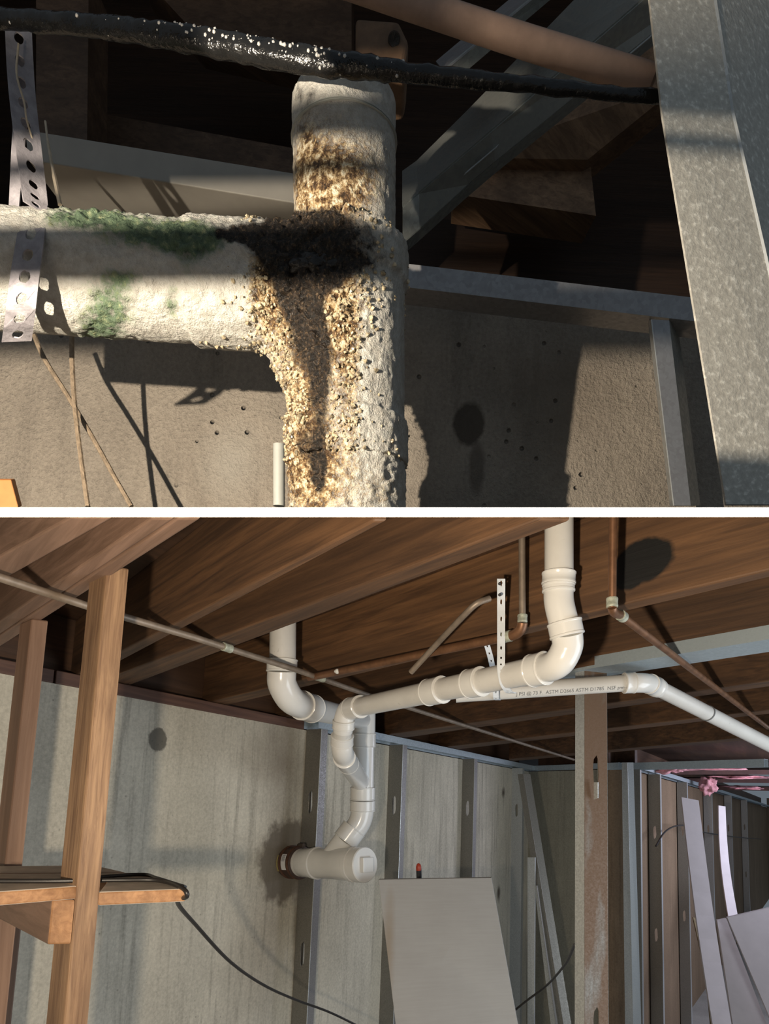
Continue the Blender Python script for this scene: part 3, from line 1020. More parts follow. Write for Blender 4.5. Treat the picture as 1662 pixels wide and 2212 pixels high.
t = NT('panel_board', 0.85, 0, 0.3)
g = t.noise(t.coord((3, 3, 60)), 2, 4)
col = t.ramp(t.noise(t.tc.outputs['Object'], 3, 4), [(0.3, (0.33, 0.305, 0.275)), (0.7, (0.38, 0.355, 0.32))])
col = t.mix(0.25, col, t.ramp(g, [(0.35, (0.31, 0.29, 0.26)), (0.65, (0.38, 0.36, 0.33))]))
lc = (D(838, 2010, 2.62) + D(862, 2160, 2.5)) / 2
col = t.mix(t.math('MULTIPLY', t.blob((*D(840, 2040, 2.6),), (0.035, 0.3, 0.30), 0, 0.9, 0.6, 8), 0.6), col, (0.25, 0.17, 0.09))
t.color(col)
pq = [D(818, 1900, 2.78), D(1062, 1896, 2.95), D(1124, 2240, 2.62), D(858, 2240, 2.45)]
pnl = slab('grey_panel', pq, (FWD * 0.9 + RGT * 0.2) * 0.02, MATS['panel_board'], None, 0.002)
tag(pnl, 'large plain grey panel leaning below the cleanout plug', 'panel')
pen = thing('marker', 'dark marker with a red tip standing behind the grey panel', 'marker', D(906, 1930, 3.02))
lathe('body', D(908, 1960, 3.05), D(905, 1876, 3.05), [(0, 0.012), (0.05, 0.014), (1, 0.0135)], MATS['black_plastic'], pen, 16)
lathe('cap', D(905, 1880, 3.05), D(904.5, 1865, 3.05), [(0, 0.0138), (0.5, 0.0138), (0.85, 0.010), (1, 0.004)], MATS['red_plastic'], pen, 16)

def board(tl, tr, br_, bl_, zt, zb, label, bow=0.0, edge='mdf_edge', mat='mdf_white', group='white boards leaning against the right wall', thick=0.02):
    if br_ is None:
        q3 = [D(*tl, zt), D(*tr, zt), D(*bl_, zb)]
        q3 = [q3[0], q3[1], q3[1] + q3[2] - q3[0], q3[2]]
        return tag(slab('white_board', q3, FWD * thick, MATS[mat]), label, 'board', group)
    n = 10
    vs, fs = [], []
    for i in range(n + 1):
        k = i / n
        z = zt + (zb - zt) * k + bow * math.sin(math.pi * k)
        l = (tl[0] + (bl_[0] - tl[0]) * k, tl[1] + (bl_[1] - tl[1]) * k)
        r = (tr[0] + (br_[0] - tr[0]) * k, tr[1] + (br_[1] - tr[1]) * k)
        bx = bow * 40 * math.sin(math.pi * k)
        for p in (D(l[0] - bx, l[1], z), D(r[0] - bx, r[1], z)):
            vs += [p, p + FWD * thick]
    for i in range(n):
        a_ = 4 * i
        fs += [(a_, a_ + 2, a_ + 6, a_ + 4), (a_ + 1, a_ + 5, a_ + 7, a_ + 3), (a_, a_ + 4, a_ + 5, a_ + 1), (a_ + 2, a_ + 3, a_ + 7, a_ + 6)]
    fs += [(0, 1, 3, 2), (4 * n, 4 * n + 2, 4 * n + 3, 4 * n + 1)]
    o = mesh('white_board', vs, fs, MATS[mat])
    return tag(o, label, 'board', group)
board((1473, 1722), (1510, 1729), (1584, 2230), (1543, 2230), 5.6, 4.6, 'narrow white board leaning in front of the others, tallest of the boards', 0.1)
board((1553, 1740), (1568, 1742), (1596, 1985), (1575, 1985), 7.2, 6.4, 'pale thin board standing farthest back among the leaning boards', 0.15)
board((1572, 1982), (1680, 1957), None, (1690, 2260), 5.2, 4.6, 'wide white sheet leaning at the picture edge')
board((1550, 1988), (1570, 1984), (1668, 2240), (1588, 2240), 5.35, 4.75, 'white board between the tall narrow board and wide sheet')
board((1498, 1982), (1510, 1985), (1545, 2230), (1538, 2230), 6.0, 5.2, 'narrow brown-backed board bowed behind the tallest white board', -0.15, mat='mdf_back')

# far bay: pink insulation and dark joists
ins = thing('insulation', 'pink fibre insulation hanging between the far dark red joists', 'insulation', C(1500, 1660))
def fluff(cx, cy, z, rx, ry, rz_, seed, par):
    bm = bmesh.new()
    bmesh.ops.create_icosphere(bm, subdivisions=4, radius=1.0)
    c = D(cx, cy, z)
    for v in bm.verts:
        d = 1 + 0.55 * noise.fractal(v.co * 1.7 + V((seed, 0, 0)), 1.0, 2.0, 4)
        v.co = c + RGT * v.co.x * rx * d + FWD * v.co.y * ry * d + UPV * v.co.z * rz_ * d
    me = bpy.data.meshes.new('tuft')
    bm.to_mesh(me)
    bm.free()
    return link('tuft', me, MATS['insulation_pink'], par, True)
fluff(1440, 1659, 6.0, 0.13, 0.15, 0.05, 1, ins)
fluff(1530, 1697, 7.4, 0.09, 0.1, 0.10, 5, ins)
fluff(1520, 1657, 6.4, 0.42, 0.2, 0.035, 9, ins)
fluff(1600, 1678, 7.3, 0.30, 0.2, 0.022, 13, ins)
fluff(1606, 1701, 8.3, 0.22, 0.2, 0.02, 17, ins)
for k, (y0, y1) in enumerate(((1669, 1671), (1687, 1691), (1704, 1709))):
    z = 7.0 + k * 1.0
    bar('far_joist', D(1452 + 30 * k, y0 - 6, z), D(1700, y1 - 8, z), FWD * 0.25, -UPV * 0.055, MATS['red_joist'], ceil)

# =================================================================== UPPER PLACE (close view of the corroded tee)
TA = math.radians(10)
UU = UPV * math.cos(TA) - FWD * math.sin(TA)       # up along the old pipe
UB = FWD * math.cos(TA) + UPV * math.sin(TA)       # away from the viewer

# ---- materials
PATCH_C = D(1012, 925, 0.74)
concrete('upper_concrete', (0.42, 0.365, 0.30), 0.0, [
    (((*D(1014, 915, 0.74),), (0.021, 0.05, 0.030), 0, 0.2, 0.5, 60), (0.085, 0.07, 0.055), 0.85),  # small dark patch right of the pipe
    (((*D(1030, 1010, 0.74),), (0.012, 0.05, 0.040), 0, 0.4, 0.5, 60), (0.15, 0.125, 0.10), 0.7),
    (((*D(1200, 860, 0.74),), (0.10, 0.2, 0.12), 0, 0.7, 0.5, 20), (0.22, 0.18, 0.14), 0.55),  # broad darker patch farther right
    (((*D(500, 1000, 0.74),), (0.05, 0.2, 0.06), 0, 0.8, 0.5, 30), (0.50, 0.47, 0.41), 0.5),
], 0.7, 1.0, 14.0, True, 230, 42)
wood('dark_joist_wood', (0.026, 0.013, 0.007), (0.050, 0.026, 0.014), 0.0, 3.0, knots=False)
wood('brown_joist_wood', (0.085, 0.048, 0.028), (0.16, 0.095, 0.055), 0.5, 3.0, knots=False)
plain('painted_beam', (0.36, 0.335, 0.29), 0.6, var=0.06, scale=30)
galv('upper_steel', (0.30, 0.31, 0.29), 0.45, 0.5, 240, 0.12)
galv('upper_track_steel', (0.36, 0.36, 0.37), 0.45, 0.45, 240, 0.1)
t = NT('near_post_steel', 0.5, 0.3)
npn = t.noise(t.tc.outputs['Object'], 260, 3, 0.6)
t.color(t.ramp(npn, [(0.35, (0.46, 0.44, 0.39)), (0.56, (0.56, 0.54, 0.48)), (0.74, (0.9, 0.88, 0.80))]))
t.bump(npn, 0.3, 0.002)
plain('strap_steel', (0.32, 0.30, 0.32), 0.6, 0.2, var=0.25, scale=90, bump=0.5)
plain('brown_pipe_paint', (0.36, 0.24, 0.18), 0.7, var=0.15, scale=60, bump=0.2)
t = plain('wet_black', (0.012, 0.012, 0.012), 0.22, var=0.3, scale=120, bump=0.6)
t = NT('droplet', 0.05, 0, 0.8)
t.color((0.55, 0.53, 0.5))
t.b.inputs['Roughness'].default_value = 0.12
plain('knob_wood', (0.15, 0.085, 0.045), 0.75, var=0.35, scale=50, bump=0.4)
plain('twine', (0.25, 0.19, 0.13), 0.85, var=0.35, scale=160, bump=0.7)
plain('splinter', (0.55, 0.46, 0.34), 0.8, var=0.2, scale=120)
plain('crumb', (0.46, 0.38, 0.25), 0.35, var=0.9, scale=160)
plain('black_crust', (0.022, 0.019, 0.016), 0.35, var=0.6, scale=120, bump=0.7)
plain('orange_wood', (0.42, 0.17, 0.05), 0.6, var=0.2)
plain('grey_pvc', (0.50, 0.51, 0.47), 0.5, var=0.1)

# crust: cream deposit, rust, black gunk and green growth, mixed by the masks stored on the mesh
t = NT('corroded_pipe', 0.5, 0, 0.5)
at = t.n('ShaderNodeAttribute', attribute_name='stain')
sp3 = t.n('ShaderNodeSeparateColor')
t.l(at.outputs['Color'], sp3.inputs[0])
rust_m, black_m, green_m = sp3.outputs[0], sp3.outputs[1], sp3.outputs[2]
co = t.tc.outputs['Object']
fn = t.noise(co, 420, 4, 0.7)
mn = t.noise(co, 150, 5, 0.7)
bn = t.noise(co, 40, 4, 0.6)
cream = t.ramp(mn, [(0.3, (0.46, 0.43, 0.37)), (0.68, (0.70, 0.685, 0.63))])
rustc = t.ramp(t.math('ADD', t.math('MULTIPLY', mn, 0.6), t.math('MULTIPLY', fn, 0.4)),
               [(0.40, (0.022, 0.012, 0.006)), (0.475, (0.13, 0.07, 0.028)), (0.53, (0.44, 0.31, 0.155)), (0.59, (0.76, 0.69, 0.52))])
greenc = t.ramp(mn, [(0.3, (0.03, 0.055, 0.035)), (0.55, (0.13, 0.19, 0.11)), (0.75, (0.42, 0.43, 0.24))])
def thr(m, nz, w_=0.25):
    r = t.n('ShaderNodeMapRange')
    r.inputs['From Min'].default_value = 0.5 - w_ / 2
    r.inputs['From Max'].default_value = 0.5 + w_ / 2
    t.l(t.math('ADD', m, t.math('MULTIPLY', t.math('SUBTRACT', nz, 0.5), 1.3)), r.inputs['Value'])
    return r.outputs[0]
col = t.mix(thr(rust_m, fn, 0.4), cream, rustc)
col = t.mix(thr(green_m, mn, 0.4), col, greenc)
bk_m = thr(black_m, t.math('MULTIPLY', t.math('ADD', mn, bn), 0.5), 0.22)
col = t.mix(bk_m, col, t.ramp(fn, [(0.42, (0.006, 0.005, 0.004)), (0.56, (0.03, 0.02, 0.012)), (0.66, (0.14, 0.095, 0.055))]))
t.color(col)
rg = t.mix(thr(rust_m, fn, 0.4), (0.65, 0.65, 0.65), (0.33, 0.33, 0.33))
t.l(rg, t.b.inputs['Roughness'])
t.bump(t.math('ADD', fn, t.math('MULTIPLY', mn, 1.2)), 0.75, 0.003)

# ---- shell
WZ = 0.74
q = [D(-500, 1097, WZ), D(2150, 1097, WZ), D(2150, 771, WZ), D(-500, 500, WZ)]
uw = hexa('wall_upper', q, [D(-500, 1088, WZ + 0.15), D(2150, 1088, WZ + 0.15), D(2150, 800, WZ + 0.15), D(-500, 545, WZ + 0.15)], MATS['upper_concrete'])
tag(uw, 'pitted brown concrete wall behind the corroded pipe tee', 'wall', kind='structure')
q = [camp(-1.0, 0.36, 0.935), camp(1.0, 0.36, 0.935), camp(1.0, 1.35, 0.935), camp(-1.0, 1.35, 0.935)]
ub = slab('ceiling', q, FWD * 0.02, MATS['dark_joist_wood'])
tag(ub, 'dark timber joist bays over the corroded pipe', 'ceiling', kind='structure')
slab('deck_board', [camp(-1.0, 1.12, 0.45), camp(1.0, 1.12, 0.45), camp(1.0, 1.30, 0.94), camp(-1.0, 1.30, 0.94)], UPV * 0.03, MATS['dark_joist_wood'], ub)  # unseen deck added to keep ambient light out of the bays
slab('side_joist', [camp(-0.66, 0.45, 0.62), camp(-0.62, 0.45, 0.62), camp(-0.62, 1.2, 0.62), camp(-0.66, 1.2, 0.62)], FWD * 0.31, MATS['dark_joist_wood'], ub)  # unseen side panels added to block ambient light
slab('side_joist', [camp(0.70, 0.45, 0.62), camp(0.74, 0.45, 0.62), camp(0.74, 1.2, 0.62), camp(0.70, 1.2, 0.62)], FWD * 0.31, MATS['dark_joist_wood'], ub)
# blocking on the left and the lighter joist strip behind the pipe
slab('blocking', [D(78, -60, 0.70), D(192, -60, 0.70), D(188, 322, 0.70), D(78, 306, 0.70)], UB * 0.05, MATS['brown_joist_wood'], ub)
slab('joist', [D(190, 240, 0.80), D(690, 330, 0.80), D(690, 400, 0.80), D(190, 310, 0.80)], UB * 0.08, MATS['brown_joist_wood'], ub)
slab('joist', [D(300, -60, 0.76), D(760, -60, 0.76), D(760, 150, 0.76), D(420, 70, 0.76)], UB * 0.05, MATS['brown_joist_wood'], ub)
wood('pale_joist_wood', (0.20, 0.115, 0.065), (0.38, 0.23, 0.13), 0.6, 3.0, knots=False)  # brown joist wood lightened in colour to stand in for light on it
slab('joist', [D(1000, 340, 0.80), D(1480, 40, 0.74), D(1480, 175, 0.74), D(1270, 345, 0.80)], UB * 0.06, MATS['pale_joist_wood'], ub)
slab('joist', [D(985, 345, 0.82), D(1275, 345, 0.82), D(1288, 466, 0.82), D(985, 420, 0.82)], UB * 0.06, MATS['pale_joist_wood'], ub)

# long painted beam on the left, seen from below
bz = 0.60
e0, e1 = D(60, 345, bz), D(720, 452, bz)
tpv = UU * 0.026
o = slab('painted_beam', [e0, e1, e1 + tpv, e0 + tpv], UB * 0.10, MATS['painted_beam'], None, 0.001)
tag(o, 'long grey painted beam behind the horizontal pipe', 'beam')

# steel track on the right wall with its stud
tz = 0.66
trk = thing('steel_track', 'grey steel wall track running right from behind the pipe', 'track', D(885, 625, tz))
e0, e1 = D(740, 604, tz), D(1620, 708, tz)
o = mesh('track_flange', [e0, e1, e1 + UU * 0.023, e0 + UU * 0.023], [(0, 1, 2, 3)], MATS['upper_track_steel'], trk)
o.modifiers.new('thickness', 'SOLIDIFY').thickness = 0.0012
o = mesh('track_web', [e0, e1, e1 + UB * 0.036, e0 + UB * 0.036], [(0, 1, 2, 3)], MATS['upper_track_steel'], trk)
o.modifiers.new('thickness', 'SOLIDIFY').thickness = 0.0012
sd = thing('thin_stud', 'thin steel stud with bright edge below the wall track', 'stud', D(1470, 1090, 0.66))
T_ = [D(1402, 692, 0.675), D(1409, 690, 0.655), D(1446, 692, 0.66), D(1465, 700, 0.70)]
B_ = [D(1450, 1092, 0.675), D(1457, 1092, 0.655), D(1493, 1092, 0.66), D(1514, 1092, 0.70)]
for i, (nm, mm) in enumerate((('edge_lip', 'flange_steel'), ('face', 'upper_track_steel'), ('side', 'upper_steel'))):
    o = mesh(nm, [T_[i], T_[i + 1], B_[i + 1], B_[i]], [(0, 1, 2, 3)], MATS[mm], sd)
    o.modifiers.new('thickness', 'SOLIDIFY').thickness = 0.001

# diagonal steel channel
dc = thing('diagonal_channel', 'grey steel channel slanting up to the right behind the pipe', 'channel', D(890, 430, 0.62))
A_ = [D(870, 372, 0.66), D(901, 350, 0.66), D(1008, 244, 0.64), D(1047, 204, 0.63), D(1300, -58, 0.585)]
K_ = [D(870, 448, 0.63), D(905, 418, 0.63), D(1010, 328, 0.61), D(1060, 285, 0.60), D(1455, -58, 0.535)]
L_ = [D(870, 524, 0.65), D(905, 494, 0.65), D(1010, 398, 0.635), D(1070, 346, 0.62), D(1566, -58, 0.555)]
def strip(name, a_, b_, mat, par, thick=0.0012):
    n = len(a_)
    o = mesh(name, a_ + b_, [(i, i + 1, n + i + 1, n + i) for i in range(n - 1)], mat, par)
    m = o.modifiers.new('thickness', 'SOLIDIFY')
    m.thickness = thick
    return o
strip('channel_web', A_, K_, MATS['upper_steel'], dc)
strip('channel_flange', K_, L_, MATS['upper_steel'], dc)
strip('lip', L_, [p + UB * 0.02 for p in L_], MATS['upper_steel'], dc)
for p0_, p1_ in ((D(1001, 382, 0.622), D(1072, 322, 0.61)), (D(1340, 138, 0.57), D(1404, 84, 0.56))):
    dv_ = (p1_ - p0_)
    sv = (UPV * 0.7 + RGT * 0.5) * 0.006
    slab('bright_slot', [p0_, p1_, p1_ + sv, p0_ + sv], -FWD * 0.002, MATS['flange_steel'], dc, 0.0008)
bk2 = thing('steel_bracket', 'short steel bracket crossing above the black wet cable', 'bracket', D(985, 150, 0.57))
strip('bracket_face', [D(942, 132, 0.60), D(1168, -58, 0.57)], [D(958, 152, 0.57), D(1000, 152, 0.56)][:1] + [D(1215, -58, 0.55)], MATS['upper_track_steel'], bk2)
strip('bracket_flange', [D(958, 152, 0.57), D(1215, -58, 0.55)], [D(1006, 155, 0.58), D(1257, -58, 0.56)], MATS['upper_steel'], bk2)

# near galvanised post on the right
npz = 0.37
post = thing('near_post', 'large spangled galvanised post leaning at the right, nearest of all', 'post', D(1600, 1090, npz))
T_ = [D(1394, -60, npz), D(1529, -60, npz + 0.01), D(1680, -60, npz + 0.06)]
M_ = [D(1428, 250, npz), D(1578, 250, npz + 0.01), D(1730, 250, npz + 0.06)]
B_ = [D(1566, 1092, npz), D(1770, 1092, npz + 0.01), D(1920, 1092, npz + 0.06)]
for i, nm in enumerate(('post_face', 'post_side')):
    o = mesh(nm, [T_[i], M_[i], B_[i], T_[i + 1], M_[i + 1], B_[i + 1]], [(0, 1, 4, 3), (1, 2, 5, 4)], MATS['near_post_steel'], post)
    o.modifiers.new('thickness', 'SOLIDIFY').thickness = 0.0015
o = strip('post_edge', [T_[1], M_[1], B_[1]], [p + RGT * 0.002 - FWD * 0.0015 for p in (T_[1], M_[1], B_[1])], MATS['flange_steel'], post)

# brown painted pipe and black wet cable across the top
o = tube('brown_pipe', [D(700, -55, 0.43), D(880, 6, 0.425), D(1140, 92, 0.415), D(1412, 176, 0.405)], 0.0086, MATS['brown_pipe_paint'], None, 24)
tag(o, 'dull brown pipe sloping down to the near steel post', 'pipe')
wet = thing('wet_cable', 'glossy black wet hose beaded with water across the top', 'hose', D(640, 130, 0.46))
cp = smoothpath([D(-40, 36, 0.42), D(150, 52, 0.41), D(300, 68, 0.40), D(450, 92, 0.395), D(640, 127, 0.388), D(760, 144, 0.386), D(880, 157, 0.385), D(1150, 184, 0.385), D(1430, 212, 0.385)], 10)
cr_ = [0.0052 + 0.0018 * math.exp(-((i / len(cp) - 0.45) / 0.25) ** 2) - 0.0020 * max(0, i / len(cp) - 0.6) / 0.4 for i in range(len(cp))]
cvs, cfs = tube_geo(cp, cr_, 20)
cvs = [v + (v - cp[min(i // 20, len(cp) - 1)]).normalized() * 0.0014 * noise.noise(v * 160) for i, v in enumerate(cvs)]
mesh('hose', cvs, cfs, MATS['wet_black'], wet, True)
bm = bmesh.new()
random.seed(3)
for k in range(230):
    i = random.choice([random.randint(4, len(cp) - 20), int(random.gauss(36, 5))])
    i = max(0, min(len(cp) - 1, i))
    a_ = random.uniform(-0.5 * math.pi, 0.5 * math.pi)
    r = cr_[i]
    c = cp[i] + (cp[min(i + 1, len(cp) - 1)] - cp[max(i - 1, 0)]) * random.uniform(-0.5, 0.5) + (-FWD * math.cos(a_) - UPV * math.sin(a_) * 0.9 + RGT * 0) * r * 0.95
    s = random.choice([0.0004, 0.0006, 0.0009, 0.0013])
    bmesh.ops.create_icosphere(bm, subdivisions=1, radius=s, matrix=Matrix.Translation(c))
me = bpy.data.meshes.new('water_beads')
bm.to_mesh(me)
bm.free()
o = link('water_beads', me, MATS['droplet'], wet, True)
o['kind'] = 'stuff'

# wooden knob end behind the hose
kb = thing('timber_block', 'worn brown timber end with a dark hole above the pipe', 'timber', D(820, 140, 0.52))
qk = [D(768, 36, 0.53), D(862, 42, 0.52), D(884, 90, 0.52), D(876, 138, 0.52), D(838, 140, 0.52), D(768, 122, 0.53)]
n = len(qk)
o = mesh('timber_end', qk + [p + UB * 0.06 for p in qk], [tuple(range(n)), tuple(range(2 * n - 1, n - 1, -1))] + [(i, (i + 1) % n, n + (i + 1) % n, n + i) for i in range(n)], MATS['knob_wood'], kb)
bevel(o, 0.004, 3)
lathe('hole', D(852, 86, 0.5185), D(852, 86, 0.53), [(0, 0.0045), (0.3, 0.0055), (1, 0.0055)], MATS['black_crust'], kb, 16)

# ---- the old pipe and its tee
ZB = 0.497
AX0 = D(752, 1094, ZB)
def axp(s):
    return AX0 + UU * s
def s_of(py):
    # height along the pipe axis that projects to the image row py
    lo, hi = -0.2, 0.8
    for _ in range(40):
        m = (lo + hi) / 2
        if proj(axp(m))[1] > py:
            lo = m
        else:
            hi = m
    return lo
def s_near(py, r):
    # height whose near rim (radius r) projects to the image row py
    lo, hi = -0.3, 0.8
    for _ in range(40):
        m = (lo + hi) / 2
        if proj(axp(m) - UB * r)[1] > py:
            lo = m
        else:
            hi = m
    return lo
op_ = thing('corroded_tee', 'crusted white pipe tee with black and rusty leak stains', 'pipe', AX0)

def remeshed(name, parts, voxel):
    """fuse overlapping tubes into one skin"""
    bm = bmesh.new()
    for vs, fs in parts:
        bvs = [bm.verts.new(v) for v in vs]
        for f in fs:
            try:
                bm.faces.new([bvs[i] for i in f])
            except ValueError:
                pass
    bmesh.ops.recalc_face_normals(bm, faces=bm.faces)
    me = bpy.data.meshes.new(name)
    bm.to_mesh(me)
    bm.free()
    ob = bpy.data.objects.new(name, me)
    COL.objects.link(ob)
    md = ob.modifiers.new('r', 'REMESH')
    md.mode = 'VOXEL'
    md.voxel_size = voxel
    md2 = ob.modifiers.new('s', 'SMOOTH')
    md2.iterations = 3
    bpy.context.view_layer.update()
    dg = bpy.context.evaluated_depsgraph_get()
    out = bpy.data.meshes.new_from_object(ob.evaluated_get(dg))
    bpy.data.objects.remove(ob)
    return out

def gsum(px, py, spots):
    s = 0.0
    for (cx, cy, rx, ry, a_) in spots:
        s += a_ * math.exp(-(((px - cx) / rx) ** 2 + ((py - cy) / ry) ** 2))
    return s
BLACK = [(645, 555, 75, 75, 1.5), (705, 575, 50, 40, 1.1), (585, 520, 60, 35, 0.8), (640, 650, 40, 60, 0.9), (690, 740, 28, 70, 0.8), (660, 480, 90, 30, 0.6),
         (500, 505, 60, 22, 0.8), (690, 1010, 16, 60, 0.9), (690, 860, 36, 130, 0.62), (640, 760, 26, 60, 0.5), (650, 960, 22, 60, 0.45), (660, 200, 60, 60, 0.5), (790, 545, 70, 60, 0.5), (740, 480, 70, 40, 0.35)]
RUST = [(650, 850, 80, 240, 0.75), (690, 1040, 90, 120, 0.6), (740, 700, 50, 140, 0.55), (590, 620, 50, 120, 0.55), (700, 600, 110, 90, 0.5), (560, 600, 30, 120, 0.35),
        (690, 400, 60, 120, 0.7), (770, 360, 110, 110, 0.5), (660, 360, 22, 130, 0.5), (830, 1060, 50, 60, 0.4), (760, 420, 60, 60, 0.35), (760, 850, 20, 160, 0.4)]
GREEN = [(180, 470, 110, 26, 0.9), (330, 505, 120, 35, 0.85), (430, 520, 80, 40, 0.7), (235, 665, 70, 75, 0.75), (200, 720, 60, 30, 0.4), (270, 600, 50, 20, 0.4), (370, 660, 18, 40, 0.6), (410, 590, 40, 70, 0.3)]
def crust(name, me, amp, mat, parent, center=None):
    me.update()
    at_ = me.color_attributes.new('stain', 'FLOAT_COLOR', 'POINT')
    nrm = [v.normal.copy() for v in me.vertices]
    for i, v in enumerate(me.vertices):
        px, py = proj(v.co)
        bl_ = min(1.0, gsum(px, py, BLACK))
        ru = min(1.0, gsum(px, py, RUST))
        gr = min(1.0, gsum(px, py, GREEN))
        at_.data[i].color = (ru, bl_, gr, 1)
        k = amp * (0.35 + 1.6 * ru + 1.0 * gr * (1 if py > 560 else 1.6) + 0.8 * bl_)
        smooth_zone = 0.25 if (px < 160 and py > 510) else 1.0
        c = v.co
        n1_ = noise.fractal(c * 130, 1.0, 2.0, 3)
        n2_ = noise.noise(c * 420)
        vor = noise.voronoi(c * 190)[0][0]
        v.co = c + nrm[i] * (smooth_zone * k * (n1_ * 0.9 + n2_ * 0.4 + (0.45 - vor) * 0.9))
    return link(name, me, mat, parent, True)

cm = MATS['corroded_pipe']
RU, RT, RH, RLw = 0.0385, 0.0460, 0.0495, 0.0475
s1_, s2_, s3_ = s_near(462, 0.049), s_near(968, 0.05), s_near(885, 0.046)
up_vs, up_fs = tube_geo([axp(s1_ - 0.02 + (s_near(128, RU) - s1_ + 0.02) * k / 90) for k in range(91)], RU, 130)
me = bpy.data.meshes.new('upper_pipe')
me.from_pydata([tuple(v) for v in up_vs], [], up_fs)
crust('upper_pipe', me, 0.0007, cm, op_)
hub('pipe_ring', axp(s_near(216, RU)), axp(s_near(210, RU)), RU * 1.004, MATS['grey_pvc'], op_)
# tee body and branch fused
BR = 0.0392
bx0, bx1 = D(-120, 578, 0.462), axp(s_of(636)) 
bd = (bx1 - bx0).normalized()
L_b = (bx1 - bx0).length
branch = tube_geo([bx0, bx1], BR, 64)
hubb = tube_geo([bx1 - bd * 0.118, bx1 - bd * 0.0], BR * 1.07, 64)
body = tube_geo([axp(s3_), axp(s1_)], RT, 64)
ring_ = tube_geo([axp(s1_ - 0.022), axp(s1_ + 0.004)], RH * 0.985, 64)
lowh = tube_geo([axp(s2_), axp(s3_ + 0.004)], RH, 64)
sweep = tube_geo(smoothpath([bx1 - bd * 0.075 - UU * 0.002, bx1 - bd * 0.040 - UU * 0.020, axp(s_of(850)) - bd * 0.012]), [BR * 0.9, BR * 0.85, BR * 0.8] and [BR * 0.86] * 17, 40)
me = remeshed('tee_body', [branch, hubb, body, ring_, lowh, sweep], 0.0016)
tee_o = crust('tee_body', me, 0.0019, cm, op_)
lo_vs, lo_fs = tube_geo([axp(-0.03 + (s2_ + 0.032) * k / 60) for k in range(61)], RLw, 130)
me = bpy.data.meshes.new('lower_pipe')
def above(v):
    # the pipe is cut where it meets the dividing board
    for _ in range(200):
        d_ = v - EYE
        if d_.dot(UPV) - (PY - 1098.0) / F * d_.dot(FWD) >= 0:
            break
        v = v + UU * 0.0006
    return v
lo_vs = [above(v) for v in lo_vs]
me.from_pydata([tuple(v) for v in lo_vs], [], lo_fs)
crust('lower_pipe', me, 0.0021, cm, op_)
bm = bmesh.new()
random.seed(11)
src = tee_o.data
cand = [v for v in src.vertices if (v.normal.dot(FWD) < 0.25)]
cnt = 0
while cnt < 1500:
    v = random.choice(cand)
    px, py = proj(v.co)
    if gsum(px, py, BLACK) > 0.45 or random.random() > min(1, gsum(px, py, RUST) * 0.9 + 0.4 * gsum(px, py, [(560, 770, 120, 30, 1.0)])):
        continue
    r = random.choice([0.0006, 0.0008, 0.0011, 0.0016])
    m = Matrix.Translation(v.co + v.normal * r * 0.5) @ Matrix.Rotation(random.uniform(0, 6), 4, V((random.random(), random.random(), 1)))
    ret = bmesh.ops.create_icosphere(bm, subdivisions=1, radius=r, matrix=m)
    for vv_ in ret['verts']:
        vv_.co += V((random.uniform(-1, 1), random.uniform(-1, 1), random.uniform(-1, 1))) * r * 0.35
    cnt += 1
me = bpy.data.meshes.new('rust_crumbs')
bm.to_mesh(me)
bm.free()
o = link('rust_crumbs', me, MATS['crumb'], op_)
o['kind'] = 'stuff'
# black scab on the tee
bm = bmesh.new()
bmesh.ops.create_icosphere(bm, subdivisions=4, radius=1.0)
c0_ = D(690, 572, 0.432)
for v in bm.verts:
    d = 1 + 0.5 * noise.fractal(v.co * 1.6 + V((4, 0, 0)), 1, 2, 4)
    v.co = c0_ + RGT * v.co.x * 0.019 * d + UPV * v.co.z * 0.009 * d + FWD * v.co.y * 0.008 * d
me = bpy.data.meshes.new('black_scab')
bm.to_mesh(me)
bm.free()
link('black_scab', me, MATS['black_crust'], op_, True)

# perforated hanger strap around the branch
hz = 0.424
hs3 = thing('perforated_strap', 'grey perforated steel strap wrapped around the white branch pipe', 'strap', D(60, 600, hz))
sl = [D(76, 448, hz + 0.016), D(66, 520, hz - 0.002), D(54, 600, hz - 0.005), D(44, 680, hz + 0.006), D(36, 738, hz + 0.028)]
SP = smoothpath(sl, 8)
def fstrap(a_, b_):
    k = b_ * (len(SP) - 1)
    i = min(int(k), len(SP) - 2)
    return SP[i].lerp(SP[i + 1], k - i) + RGT * (0.0185 + 0.004 * b_) * (a_ - 0.5) + UPV * 0.001 * a_
plate_f('strap_band', fstrap, 1, 7, {(0, j) for j in range(7)}, MATS['strap_steel'], hs3, 0.0012, 0.19, 16, 0.30)
sl2 = [D(40, 60, hz + 0.01), D(46, 180, hz + 0.006), D(58, 290, hz + 0.004), D(72, 400, hz + 0.010), D(78, 452, hz + 0.012)]
SP2 = smoothpath(sl2, 8)
def ftail(a_, b_):
    k = b_ * (len(SP2) - 1)
    i = min(int(k), len(SP2) - 2)
    tw_ = 0.35 + 0.9 * b_ * 0.6
    return SP2[i].lerp(SP2[i + 1], k - i) + (RGT * math.cos(tw_) + FWD * math.sin(tw_)) * 0.017 * (a_ - 0.5)
plate_f('strap_tail', ftail, 1, 10, {(0, j) for j in range(10)}, MATS['strap_steel'], hs3, 0.0012, 0.18, 16, 0.28)
strip('strap_tail', [D(20, 110, hz + 0.012), D(30, 250, hz + 0.01), D(26, 330, hz + 0.012), D(20, 470, hz + 0.02)], [D(58, 100, hz + 0.016), D(62, 240, hz + 0.014), D(54, 330, hz + 0.012), D(40, 480, hz + 0.02)], MATS['strap_steel'], hs3)
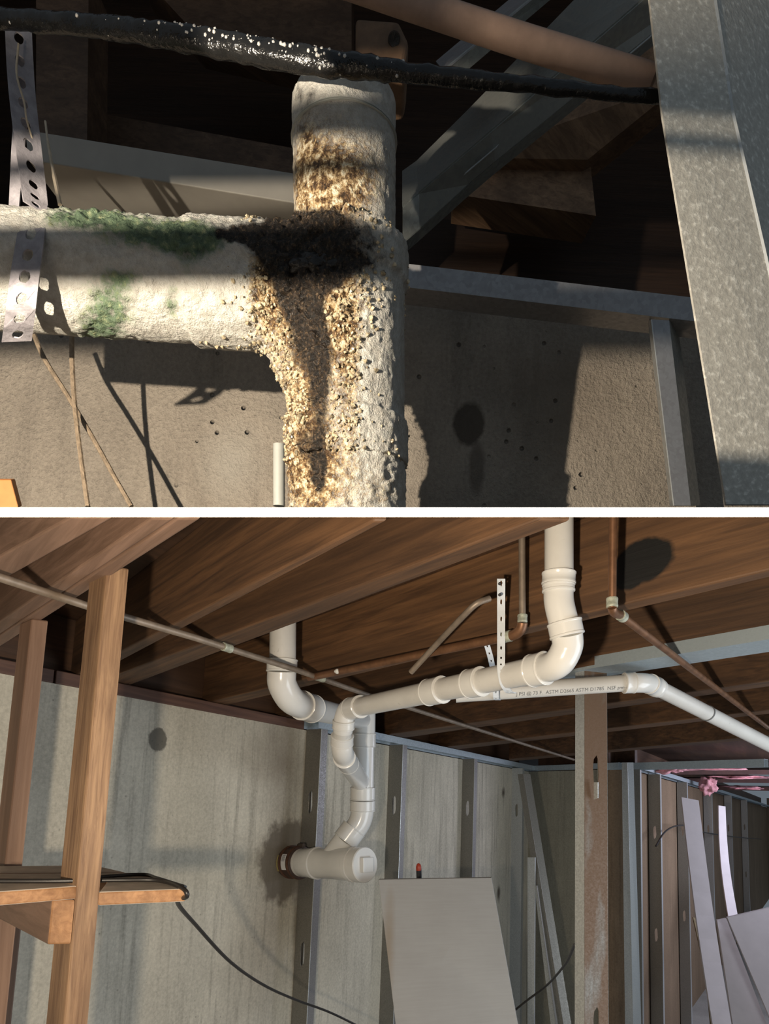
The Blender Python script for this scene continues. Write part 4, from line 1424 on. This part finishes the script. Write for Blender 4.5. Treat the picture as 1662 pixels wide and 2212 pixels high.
tube('tie_wire', smoothpath([D(40, 95, hz), D(36, 160, hz - 0.004), D(52, 220, hz - 0.002), D(58, 260, hz), D(70, 300, hz + 0.006)]), 0.0007, MATS['splinter'], hs3, 8)
o = tube('wood_splinter', smoothpath([D(98, 262, 0.55), D(104, 310, 0.545), D(117, 380, 0.54), D(130, 443, 0.535)]), [0.0010] * 8 + [0.0014] * 8 + [0.0019] * 9, MATS['splinter'], None, 6)
tag(o, 'pale thin splinter hanging beside the perforated strap', 'splinter')

# two crossed cords under the branch
o = tube('hanging_cord', smoothpath([D(70, 715, 0.60), D(96, 775, 0.60), D(148, 858, 0.60), D(200, 945, 0.60), D(250, 1035, 0.60), D(284, 1094, 0.60)]), 0.0024, MATS['twine'], None, 8)
tag(o, 'rough brown cord slanting right below the branch pipe', 'cord', 'cords under the branch pipe')
o = tube('hanging_cord', smoothpath([D(155, 715, 0.585), D(156, 790, 0.585), D(162, 880, 0.585), D(175, 990, 0.585), D(190, 1094, 0.585)]), 0.0024, MATS['twine'], None, 8)
tag(o, 'rough brown cord hanging nearly straight below the branch pipe', 'cord', 'cords under the branch pipe')
# pale thin pipe behind the crust and an orange timber corner
o = tube('thin_pipe', [D(603, 1093, 0.62), D(603, 960, 0.61)], 0.006, MATS['grey_pvc'], None, 16)
tag(o, 'thin pale pipe standing behind the crusted lower pipe', 'pipe')

# added unseen slats, shaped to stripe the lamp's light on the old pipe
rk = thing('slatted_rack', 'wooden slatted rack left of the view between lamp and pipe', 'rack', camp(-0.28, 0.17, 0.15))
def rslat(name, x0, x1, y0, y1):
    slab(name, [camp(x0, y0, 0.15), camp(x1, y0, 0.15), camp(x1, y1, 0.15), camp(x0, y1, 0.15)], FWD * 0.004, MATS['dark_joist_wood'], rk)
rslat('slat', -0.40, -0.175, 0.193, 0.205)
rslat('short_slat', -0.168, -0.108, 0.09, 0.146)
rslat('slat', -0.40, -0.108, 0.226, 0.2335)
rslat('slat', -0.40, -0.108, 0.252, 0.42)
rslat('short_slat', -0.222, -0.108, 0.2335, 0.252)
rslat('short_slat', -0.40, -0.256, 0.2335, 0.252)
rslat('upright', -0.42, -0.40, 0.06, 0.42)
rslat('upright', -0.108, -0.100, 0.06, 0.42)
tube('rod', [camp(-0.405, 0.2183, 0.151), camp(-0.105, 0.2183, 0.151)], 0.0022, MATS['black_plastic'], rk, 8)

o = slab('timber_corner', [D(-10, 1036, 0.50), D(24, 1036, 0.50), D(40, 1097, 0.50), D(-10, 1097, 0.50)], RGT * -0.004 + FWD * 0.012 + UPV * 0.006, MATS['orange_wood'], None, 0.001)
tag(o, 'small orange timber corner at the lower left of the close-up', 'timber')
